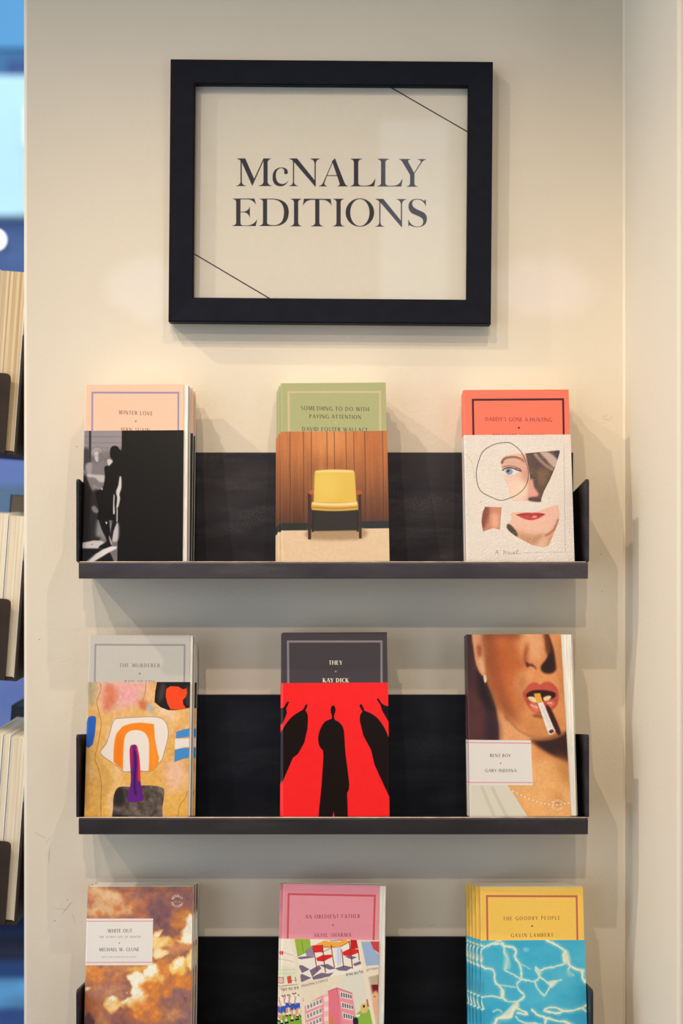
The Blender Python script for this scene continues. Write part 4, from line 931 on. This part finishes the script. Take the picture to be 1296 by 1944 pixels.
# ------------------------------------------------------------------ steel display shelves
LEAN = math.radians(8.8); YF = -.087
Z_LIP = [EYE.z + (972 - 1067.5) * (1.574 + YF) / F_PX - .2694 * i for i in range(3)]
SX0, SX1 = -.2792, .2606
def floor_z(i, y): return Z_LIP[i] - (y - YF) * math.tan(LEAN)
def shelf(i, label):
    z = Z_LIP[i]; zr = floor_z(i, -.003)
    root = thing('book_shelf', label, 'shelf', Matrix.Translation((0, 0, z)), 'steel wall shelves under the sign')
    top = .1322 + (zr - z) + .0
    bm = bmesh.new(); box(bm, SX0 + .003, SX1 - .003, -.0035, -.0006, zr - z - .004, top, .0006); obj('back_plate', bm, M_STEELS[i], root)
    t = .0026; ta = math.tan(LEAN)
    bm = bmesh.new()
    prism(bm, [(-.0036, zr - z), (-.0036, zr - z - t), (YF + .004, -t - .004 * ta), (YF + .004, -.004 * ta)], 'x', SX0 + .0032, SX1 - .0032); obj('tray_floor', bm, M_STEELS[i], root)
    bm = bmesh.new(); lip = .0172
    o_ = round_corner((YF + .004, -.0005), (YF, .0004), (YF, -lip), .0026) + round_corner((YF, 0), (YF, -lip), (YF + .004, -lip), .0008, 2) + [(YF + t, -lip), (YF + t, -.0036)]
    prism(bm, o_ + [(YF + .0039, -.0036)], 'x', SX0 + .0026, SX1 - .0012); bmesh.ops.bevel(bm, geom=[e for e in bm.edges if abs(e.verts[0].co.x - e.verts[1].co.x) < 1e-6 and e.verts[0].co.y < YF + .001 and e.verts[1].co.y < YF + .001], offset=.0004, segments=1, affect='EDGES')
    obj('front_lip', bm, M_LIPS[i], root)
    bm = bmesh.new(); prism(bm, [(YF + .0009, .0001), (YF + .0014, .0009), (YF + .0038, .0007), (YF + .0041, -.0004), (YF + .0020, -.0006)], 'x', SX0 + .0032, SX1 - .0032); we = obj('edge_highlight', bm, M_EDGE, root); we['label'] = 'pale strip painted as the highlight along the tray fold'
    h = .0882
    for x0 in (SX0, SX1 - .0028 + (.0044 if i == 2 else 0)):
        bm = bmesh.new()
        a, b_, c, d = (-.0007, zr - z - .004), (YF, .0012), (YF, h), (-.0007, h + (zr - z))
        prism(bm, [a, b_] + round_corner(b_, c, d, .004) + [d], 'x', x0, x0 + .0028)
        bmesh.ops.bevel(bm, geom=bm.edges[:], offset=.0003, segments=1, affect='EDGES'); obj('end_panel', bm, M_STEEL, root)
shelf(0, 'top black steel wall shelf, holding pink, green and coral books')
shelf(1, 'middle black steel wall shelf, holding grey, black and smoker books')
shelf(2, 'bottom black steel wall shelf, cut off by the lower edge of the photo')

# ------------------------------------------------------------------ paperbacks
def cover_mat(name, im, rough, coat, bmp, crough=.22, bdist=.0004):
    def f(nt, b):
        t = N(nt, 'ShaderNodeTexImage'); t.image = im; t.extension = 'EXTEND'; L(nt, t.outputs[0], b.inputs['Base Color'])
        b.inputs['Roughness'].default_value = rough; b.inputs['Specular IOR Level'].default_value = .25
        b.inputs['Coat Weight'].default_value = coat; b.inputs['Coat Roughness'].default_value = crough
        if bmp:
            bump(nt, b, noise(nt, coords(nt), 900, 3), bmp, bdist)
            L(nt, b.inputs['Normal'].links[0].from_socket, b.inputs['Coat Normal'])
    return mat(name, f)
def hinge(x): return .0009 * max(0.0, 1 - x / .013) ** 2
def wrap(w, t, z0, z1, wf, lift, out, sheet_t, taper=0.0, nz=10):
    """a sheet folded round front, spine and back: outline in (x, y), extruded over z, with UVs over spine + front"""
    r = .0012
    def prof(o):
        P = [(w, t + o, -.002)]
        P.append((r, t + o, 0.0))
        for k in range(1, 5):
            a = math.pi / 2 + math.pi / 2 * k / 4; P.append((r + (r + o) * math.cos(a), t - r + (r + o) * math.sin(a), .0))
        for k in range(0, 5):
            a = math.pi + math.pi / 2 * k / 4; P.append((r + (r + o) * math.cos(a), r + (r + o) * math.sin(a), .0))
        for k in range(1, 13):
            x = r + (wf - r) * (k / 12) ** 1.6; P.append((x, hinge(x) - hinge(r) * max(0, 1 - (x - r) / .004) - o - lift * (x / w) ** 3, .0))
        return P
    A = prof(out); B = prof(out - sheet_t); n = len(A)
    # arc length from the back spine corner
    u = [0.0] * n; s = 0
    for k in range(n):
        if k >= 2: s += math.dist(A[k][:2], A[k - 1][:2])
        u[k] = s
    bm = bmesh.new(); uv = bm.loops.layers.uv.new('UVMap'); tot = u[-1]
    zs = [z0 + (z1 - z0) * j / nz for j in range(nz + 1)]
    def row(P): return [[bm.verts.new((p[0] - (taper * (z / .19) * max(0, p[0] - .012) / wf if p[1] < t * .5 and p[0] > .012 else 0), p[1], z)) for p in P] for z in zs]
    a, b = row(A), row(B)
    for j in range(nz):
        for k in range(n - 1):
            f = bm.faces.new((a[j][k], a[j][k + 1], a[j + 1][k + 1], a[j + 1][k])); f.smooth = True
            for l_, (kk, jj) in zip(f.loops, ((k, j), (k + 1, j), (k + 1, j + 1), (k, j + 1))): l_[uv].uv = (u[kk] / tot, jj / nz)
            g = bm.faces.new((b[j][k], b[j + 1][k], b[j + 1][k + 1], b[j][k + 1])); g.material_index = 1; g.smooth = True
        for k in (0, n - 1):
            f = bm.faces.new((a[j][k], a[j + 1][k], b[j + 1][k], b[j][k])); f.material_index = 1
    for j in (0, nz):
        for k in range(n - 1):
            f = bm.faces.new((a[j][k], a[j][k + 1], b[j][k + 1], b[j][k])); f.material_index = 1
    
    for e in bm.edges:
        fs = e.link_faces
        if len(fs) == 2 and fs[0].smooth != fs[1].smooth: e.smooth = False
    me = bpy.data.meshes.new('wrap'); bmesh.ops.recalc_face_normals(bm, faces=bm.faces[:]); bm.to_mesh(me); bm.free(); return me

class Title:
    def __init__(s, key, art, w, h, t, gain, band_h=.725, rough=.5, brough=.3, coat=.25, bbump=.06):
        s.w, s.h, s.t, s.bh = w, h, t, band_h
        c, b = art(dict(w=w, h=h, t=t))
        s.mc = cover_mat(key + '_cover', c.image(key + '_cover', gain), rough, .05 if b else coat, .03)
        s.mb = cover_mat(key + '_band', b.image(key + '_band', gain), brough, coat, bbump, .12 if bbump > .3 else .22, .0012 if bbump > .3 else .0004) if b else None
        s.cache = {}
    def meshes(s, short, lift, fan, taper=0.0):
        k = (short, lift, fan, taper)
        if k not in s.cache:
            g = .0004; wf = s.w - short
            cov = wrap(s.w, s.t, 0, s.h, wf, lift, 0, .00034, taper)
            cov.materials.append(s.mc); cov.materials.append(M_PAPER)
            bm = bmesh.new(); n = 10
            front = [(x, g + .0002 + hinge(x) - lift * .35 * (x / s.w) ** 3) for x in [.0012 + (s.w - fan - .0018) * (i / n) ** 2 for i in range(n + 1)]]
            edge = [(s.w - fan * (1 - q) ** 1.6 - .0006 - .0006 * math.sin(q * math.pi), g + (s.t - 2 * g) * q) for q in (.15, .35, .6, .85, 1.0)]
            prism(bm, front + edge + [(.0012, s.t - g)], 'z', .0004, s.h - .0005)
            pg = bpy.data.meshes.new('pages'); bmesh.ops.recalc_face_normals(bm, faces=bm.faces[:]); bm.to_mesh(pg); bm.free(); pg.materials.append(M_PAGES)
            bd = None
            if s.mb:
                bd = wrap(s.w, s.t, -.0002, s.h * s.bh, wf + .0006, lift, .0005, .00022, taper)
                bd.materials.append(s.mb); bd.materials.append(M_PAPER)
            s.cache[k] = (cov, pg, bd)
        return s.cache[k]

def stack(T, i, px, u, n, yaw, roll, group, labels, front=(0, 0, 0), jit=None, gap=.0003, bandlabel=None):
    """n copies standing one behind the other on shelf i; px = where the front copy's lower left corner shows, u = distance behind the lip"""
    y = YF + .004 + u * math.cos(LEAN); z = floor_z(i, y) + .0004
    x = at(px, 0, y).x
    base = Matrix.Translation((x, y, z)) @ Matrix.Rotation(-LEAN, 4, 'X') @ Matrix.Rotation(math.radians(yaw), 4, 'Z')
    d = 0.0
    for k in range(n):
        jx, jyaw = jit[k] if jit else (0, 0)
        cov, pg, bd = T.meshes(*(front if k == 0 else (0.0, 0.0, .0008)))
        M = base @ Matrix.Translation((jx, d, .0006)) @ Matrix.Rotation(math.radians(roll if k == 0 else roll * .3), 4, 'Y') @ Matrix.Rotation(math.radians(jyaw), 4, 'Z')
        if roll > 0 and k == 0: M = base @ Matrix.Translation((jx, d, .0006 + math.sin(math.radians(roll)) * T.w)) @ Matrix.Rotation(math.radians(roll), 4, 'Y')
        r = thing('paperback', labels[k], 'book', M, group)
        c = bpy.data.objects.new('cover', cov); C.objects.link(c); c.parent = r
        p = bpy.data.objects.new('page_block', pg); C.objects.link(p); p.parent = r
        if bd:
            b = bpy.data.objects.new('paper_band', bd); C.objects.link(b); b.parent = r
            if k == 0 and bandlabel: b['label'] = bandlabel
        d += T.t + .0011 + gap

def names(front, kind, n):
    w = {2: ['hindmost'], 3: ['second from the front', 'hindmost'], 4: ['second from the front', 'third from the front', 'hindmost'], 5: ['second from the front', 'third from the front', 'fourth from the front', 'hindmost']}[n]
    return [front] + ['%s copy in the stack of %s' % (q, kind) for q in w]
G1 = .84
T1 = Title('salmon_book', art_couple, .1125, .1925, .0115, G1, .737)
stack(T1, 0, 155.2, .003, 3, 1.0, -.5, 'salmon pink paperbacks', names('salmon pink paperback with a black-and-white photo band, front of its stack', 'salmon pink paperbacks on the top shelf', 3),
      (.0066, .0005, .0012), [(0, 0), (.0014, 0), (.0026, 0)], bandlabel='black paper band printed with a photo of two people in a doorway')
T2 = Title('green_book', art_chair, .1135, .1940, .0105, G1, brough=.26, coat=.35)
stack(T2, 0, 534.5, .002, 4, 1.5, -.75, 'sage green paperbacks', names('sage green paperback with a yellow armchair on its band, front of its stack', 'sage green paperbacks on the top shelf', 4),
      (0, .0006, .0008), [(0, 0), (-.0040, 0), (-.0052, 0), (-.0068, 0)], bandlabel='paper band printed with a yellow armchair against wood panelling')
T3 = Title('coral_book', art_collage, .1140, .1880, .0125, G1, .735, brough=.22, coat=.8, bbump=.7)
stack(T3, 0, 885.5, .008, 3, 0.4, -.35, 'coral red paperbacks', names('coral red paperback with a cut-up face on its white band, front of its stack', 'coral red paperbacks on the top shelf', 3),
      (0, .0004, .001), [(0, 0), (-.0006, 0), (.0014, 0)], bandlabel='white paper band printed with a collage of a face')
T4 = Title('grey_book', art_abstract, .1130, .1920, .0135, .90, .738)
stack(T4, 1, 160, .003, 2, 1.5, 0, 'pale grey paperbacks', names('pale grey paperback with an abstract painting on its band, front of its stack', 'pale grey paperbacks on the middle shelf', 2),
      (.0042, .0005, .001), [(0, 0), (.0018, 0)], bandlabel='paper band printed with an ochre abstract painting')
T5 = Title('charcoal_book', art_shadows, .1130, .1945, .0125, .90, .722, brough=.24, coat=.4)
stack(T5, 1, 535.2, .002, 3, 0.8, -.35, 'charcoal paperbacks', names('charcoal paperback with black figures on its red band, front of its stack', 'charcoal paperbacks on the middle shelf', 3),
      (0, .0006, .001), [(0, 0), (-.0022, 0), (-.0026, 0)], bandlabel='red paper band printed with long black figures')
T6 = Title('smoker_book', art_smoker, .1165, .1925, .0145, .82, rough=.4, coat=.2)
stack(T6, 1, 891.5, .002, 2, 0.2, -.3, 'paperbacks with a smoker on the cover', names('paperback with a smoking mouth filling its cover, front of its stack', 'paperbacks with a smoker on the cover', 2),
      (.0095, .0012, .003, .0062), [(0, 0), (-.0006, 0)])
T7 = Title('cloud_book', art_clouds, .1135, .1900, .0135, .97, rough=.45, coat=.15)
stack(T7, 2, 156.5, .002, 3, 0.6, 0, 'paperbacks with a cloud painting', names('paperback with painted sunset clouds and a white label, front of its stack', 'cloud paperbacks on the bottom shelf', 3),
      (0, .0004, .0008), [(0, 0), (.001, 0), (.0025, 0)])
T8 = Title('pink_book', art_school, .1120, .1910, .0150, .97, .70)
stack(T8, 2, 528, .002, 2, 1.5, 1.2, 'rose pink paperbacks', names('rose pink paperback with schoolroom drawings on its band, front of its stack', 'rose pink paperbacks on the bottom shelf', 2),
      (.0082, .0005, .0008), [(0, 0), (-.0012, 0)], bandlabel='paper band printed with schoolbook drawings')
T9 = Title('yellow_book', art_pool, .1114, .1895, .0078, .97, .708)
stack(T9, 2, 916, .002, 5, 2.0, 0, 'yellow paperbacks', names('yellow paperback with rippling pool water on its band, front of its stack', 'yellow paperbacks on the bottom shelf', 5),
      (0, .0004, .0008), [(0, 0), (-.0034, 0), (-.0062, 0), (-.0084, 0), (-.0104, 0)], bandlabel='paper band printed with rippling blue pool water')

# ------------------------------------------------------------------ rack round the corner on the left, seen from its end
M_DARKCOVER = plain('dark_cover', (.012, .012, .016, 1), .5); M_BROWNPAGES = plain('brown_page_edges', lin(150, 126, 104), .85)
def rack_tier(i, ztop_px, zbot_px, books, label, behind=()):
    y0 = .03; k = (1.574 + y0) / F_PX
    zb = at(0, zbot_px, y0).z; zt = at(0, ztop_px, y0).z; h = zt - zb
    tilt = math.radians(4.2)
    # local frame: x along the leaning tray, y into the niche, z up the leaning books
    Mx = Matrix.Translation((XL - .0215, y0, zb)) @ Matrix.Rotation(tilt, 4, 'Y')
    root = thing('corner_rack_tray', label, 'rack', Mx, 'trays of the rack round the corner')
    depth = .30
    bm = bmesh.new(); q = [(-.085, 0.0), (-.0055, 0.0)] + round_corner((-.0055, 0), (-.0055, h), (-.085, h), .006) + round_corner((-.0055, h), (-.085, h), (-.085, 0), .006)
    prism(bm, q, 'y', -.0025, 0.0); bmesh.ops.bevel(bm, geom=bm.edges[:], offset=.0004, segments=1, affect='EDGES'); obj('end_panel', bm, M_BROWNSTEEL, root)
    bm = bmesh.new(); box(bm, -.085, .0065, 0.0, depth, -.0004, .0024); obj('tray_floor', bm, M_BROWNSTEEL, root)
    bm = bmesh.new(); box(bm, .0042, .0065, .001, depth, .0024, h + .045); obj('back_plate', bm, M_BROWNSTEEL, root)
    bm = bmesh.new(); box(bm, -.0868, -.085, 0.0, depth, -.0004, .020); obj('front_lip', bm, M_BROWNSTEEL, root)
    zt_b = books[0][2]
    x = .0036
    for (t, m, top_px, lab, yb, mc) in [q + (.004, M_PAPER) for q in books] + [q + (.150, M_DARKCOVER) for q in behind]:
        if behind and lab == behind[0][3]: x = .0036
        x -= t
        hb_ = (at(0, top_px, y0 + yb).z - zb)/math.cos(tilt) - .003
        r = thing('book', lab, 'book', Mx @ Matrix.Translation((x, yb, .0028)), 'books in the rack round the corner')
        bm = bmesh.new(); box(bm, .0012, t - .0016, .001, .128, .0008, hb_ - .001); obj('page_block', bm, m, r)
        bm = bmesh.new()
        prism(bm, [(.0004, 0.0), (.0011, 0.0), (.0011, .1285), (t - .0015, .1285), (t - .0015, 0.0), (t - .0006, 0.0), (t - .0006, .1305), (.0004, .1305)], 'z', 0.0, hb_)
        obj('cover', bm, mc, r)
        x -= .0002
rack_tier(0, 710, 862, [(.0330, M_OLDPAGES, 514.5, 'thick tan paged book in the topmost corner tray')], 'topmost dark bronze tray of the rack round the left corner')
rack_tier(1, 1138, 1292, [(.0195, M_PALEPAGES, 979, 'cream paged book nearest the pier in the second corner tray'), (.0180, M_PALEPAGES, 976, 'cream paged book at the photo edge in the second corner tray')], 'second dark bronze tray of the rack round the left corner',
    [(.028, M_BROWNPAGES, 948, 'dark covered book behind the cream ones in the second corner tray, nearer the pier'), (.026, M_BROWNPAGES, 944, 'dark covered book behind the cream ones in the second corner tray, farther left')])
rack_tier(2, 1598, 1755, [(.0190, M_PALEPAGES, 1400, 'pale paged book nearest the pier in the lowest corner tray'), (.0085, M_PALEPAGES, 1397, 'thin pale book between two thicker ones in the lowest corner tray'), (.0150, M_PALEPAGES, 1397, 'pale paged book at the photo edge in the lowest corner tray')], 'lowest dark bronze tray of the rack round the left corner',
    [(.030, M_DARKCOVER, 1352, 'black book behind the pale ones in the lowest corner tray, nearer the pier'), (.024, M_DARKCOVER, 1344, 'black book behind the pale ones in the lowest corner tray, farther left')])

# ------------------------------------------------------------------ the street outside, far out of focus
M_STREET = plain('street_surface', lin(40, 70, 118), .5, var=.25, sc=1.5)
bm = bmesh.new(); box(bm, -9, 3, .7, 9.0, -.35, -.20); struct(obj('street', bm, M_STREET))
slab('dark_street_strip', -9, 3, 3.62, 3.86, -.21, -.185, plain('dark_strip_navy', lin(20, 26, 52), .7))  # dark strip across the street beside the car
slab('street_glare_strip', -9, 3, 3.12, 3.40, -.21, -.195, plain('painted_street_glare', lin(96, 156, 196), .6, var=.4, sc=3))  # pale strip colours in the glare lying on the street
def building():
    root = thing('shopfront_building', 'pale shopfront building across the street with blue glass above', 'building', Matrix.Translation((0, 7.0, 0)))
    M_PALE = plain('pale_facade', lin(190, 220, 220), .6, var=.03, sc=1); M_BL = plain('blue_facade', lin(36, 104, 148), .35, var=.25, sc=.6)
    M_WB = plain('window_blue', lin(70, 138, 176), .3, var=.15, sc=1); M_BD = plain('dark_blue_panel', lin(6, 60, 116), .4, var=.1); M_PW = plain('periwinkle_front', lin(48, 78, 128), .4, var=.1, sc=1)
    zz = lambda py: at(0, py, 7.0).z
    def b(name, x0, x1, y0, y1, z0, z1, m):
        bm = bmesh.new(); box(bm, x0, x1, y0, y1, z0, z1, .01); return obj(name, bm, m, root)
    b('upper_storey', -7, 2, 0, .4, zz(150), zz(150) + 4, M_BL)
    b('sign_band', -7, 2, -.10, .4, zz(415), zz(152), M_PALE)
    b('ground_floor', -7, 2, .02, .4, -.2, zz(415), M_PW)
    b('shutter', -2.02, 1.0, -.05, 0, zz(150), zz(118), M_BD)
    for k in range(6):
        x = -6.5 + k * 1.4
        w = b('window', x, x + .55, -.03, .01, zz(95), zz(95) + 1.4, M_WB); 
    def lamp_f(nt, bb):
        bb.inputs['Base Color'].default_value = (1, 1, 1, 1); bb.inputs['Emission Color'].default_value = (1, .97, .9, 1); bb.inputs['Emission Strength'].default_value = 5
    bm = bmesh.new(); c = at(-8, 455, 6.8); bmesh.ops.create_uvsphere(bm, u_segments=16, v_segments=10, radius=.045, matrix=Matrix.Translation((c.x, -.2, c.z)))
    lm = obj('wall_lamp', bm, mat('lamp_globe', lamp_f), root, True)
    bm = bmesh.new(); box(bm, c.x - .01, c.x + .01, -.17, .03, c.z - .01, c.z + .01); obj('lamp_arm', bm, M_BD, lm)
    b('fascia_light', -1.90, -1.78, -.14, -.08, zz(290), zz(215), plain('white_sign_box', (.95, .97, 1, 1), .4))
building()
def car():
    M_CB = plain('car_paint', lin(76, 92, 150), .3, var=.03, sc=2); M_CG = plain('car_glass', lin(46, 84, 112), .1, var=.1, sc=2); M_T = plain('tyre_rubber', (.01, .01, .012, 1), .8); M_HUB = plain('wheel_alloy', (.4, .42, .46, 1), .35, .8)
    root = thing('parked_car', 'blurred blue car parked outside, between the corner rack trays', 'car', Matrix.Translation((-1.55, 4.6, -.2)))
    prof = [(-2.1, .35), (-2.15, .8), (-1.9, 1.0), (-1.1, 1.12), (-.6, 1.72), (.2, 1.85), (1.3, 1.84), (1.9, 1.7), (2.15, 1.05), (2.15, .35)]
    bm = bmesh.new(); prism(bm, [(x, z) for x, z in prof], 'y', -.85, .85); bmesh.ops.bevel(bm, geom=bm.edges[:], offset=.08, segments=3, affect='EDGES'); obj('body', bm, M_CB, root, True)
    for q in ([(-.95, 1.16), (-.52, 1.66), (.15, 1.74), (.15, 1.16)], [(.25, 1.16), (.25, 1.75), (1.2, 1.74), (1.2, 1.16)], [(1.3, 1.16), (1.3, 1.73), (1.8, 1.6), (1.95, 1.16)]):
        bm = bmesh.new(); prism(bm, q, 'y', -.875, -.84); obj('side_window', bm, M_CG, root)
    bm = bmesh.new(); box(bm, -2.1, 2.1, -.88, -.82, .30, .62, .02); obj('sill_cladding', bm, M_T, root)
    for x in (-1.35, 1.35):
        for y in (-.78, .78):
            bm = bmesh.new(); bmesh.ops.create_cone(bm, cap_ends=True, segments=28, radius1=.36, radius2=.36, depth=.24, matrix=Matrix.Translation((x, y, .36)) @ Matrix.Rotation(math.pi / 2, 4, 'X'))
            w = obj('wheel', bm, M_T, root)
            bm = bmesh.new(); bmesh.ops.create_cone(bm, cap_ends=True, segments=20, radius1=.21, radius2=.18, depth=.05, matrix=Matrix.Translation((x, y + (-.13 if y < 0 else .13), .36)) @ Matrix.Rotation(math.pi / 2, 4, 'X'))
            obj('hub_cap', bm, M_HUB, w)
car()
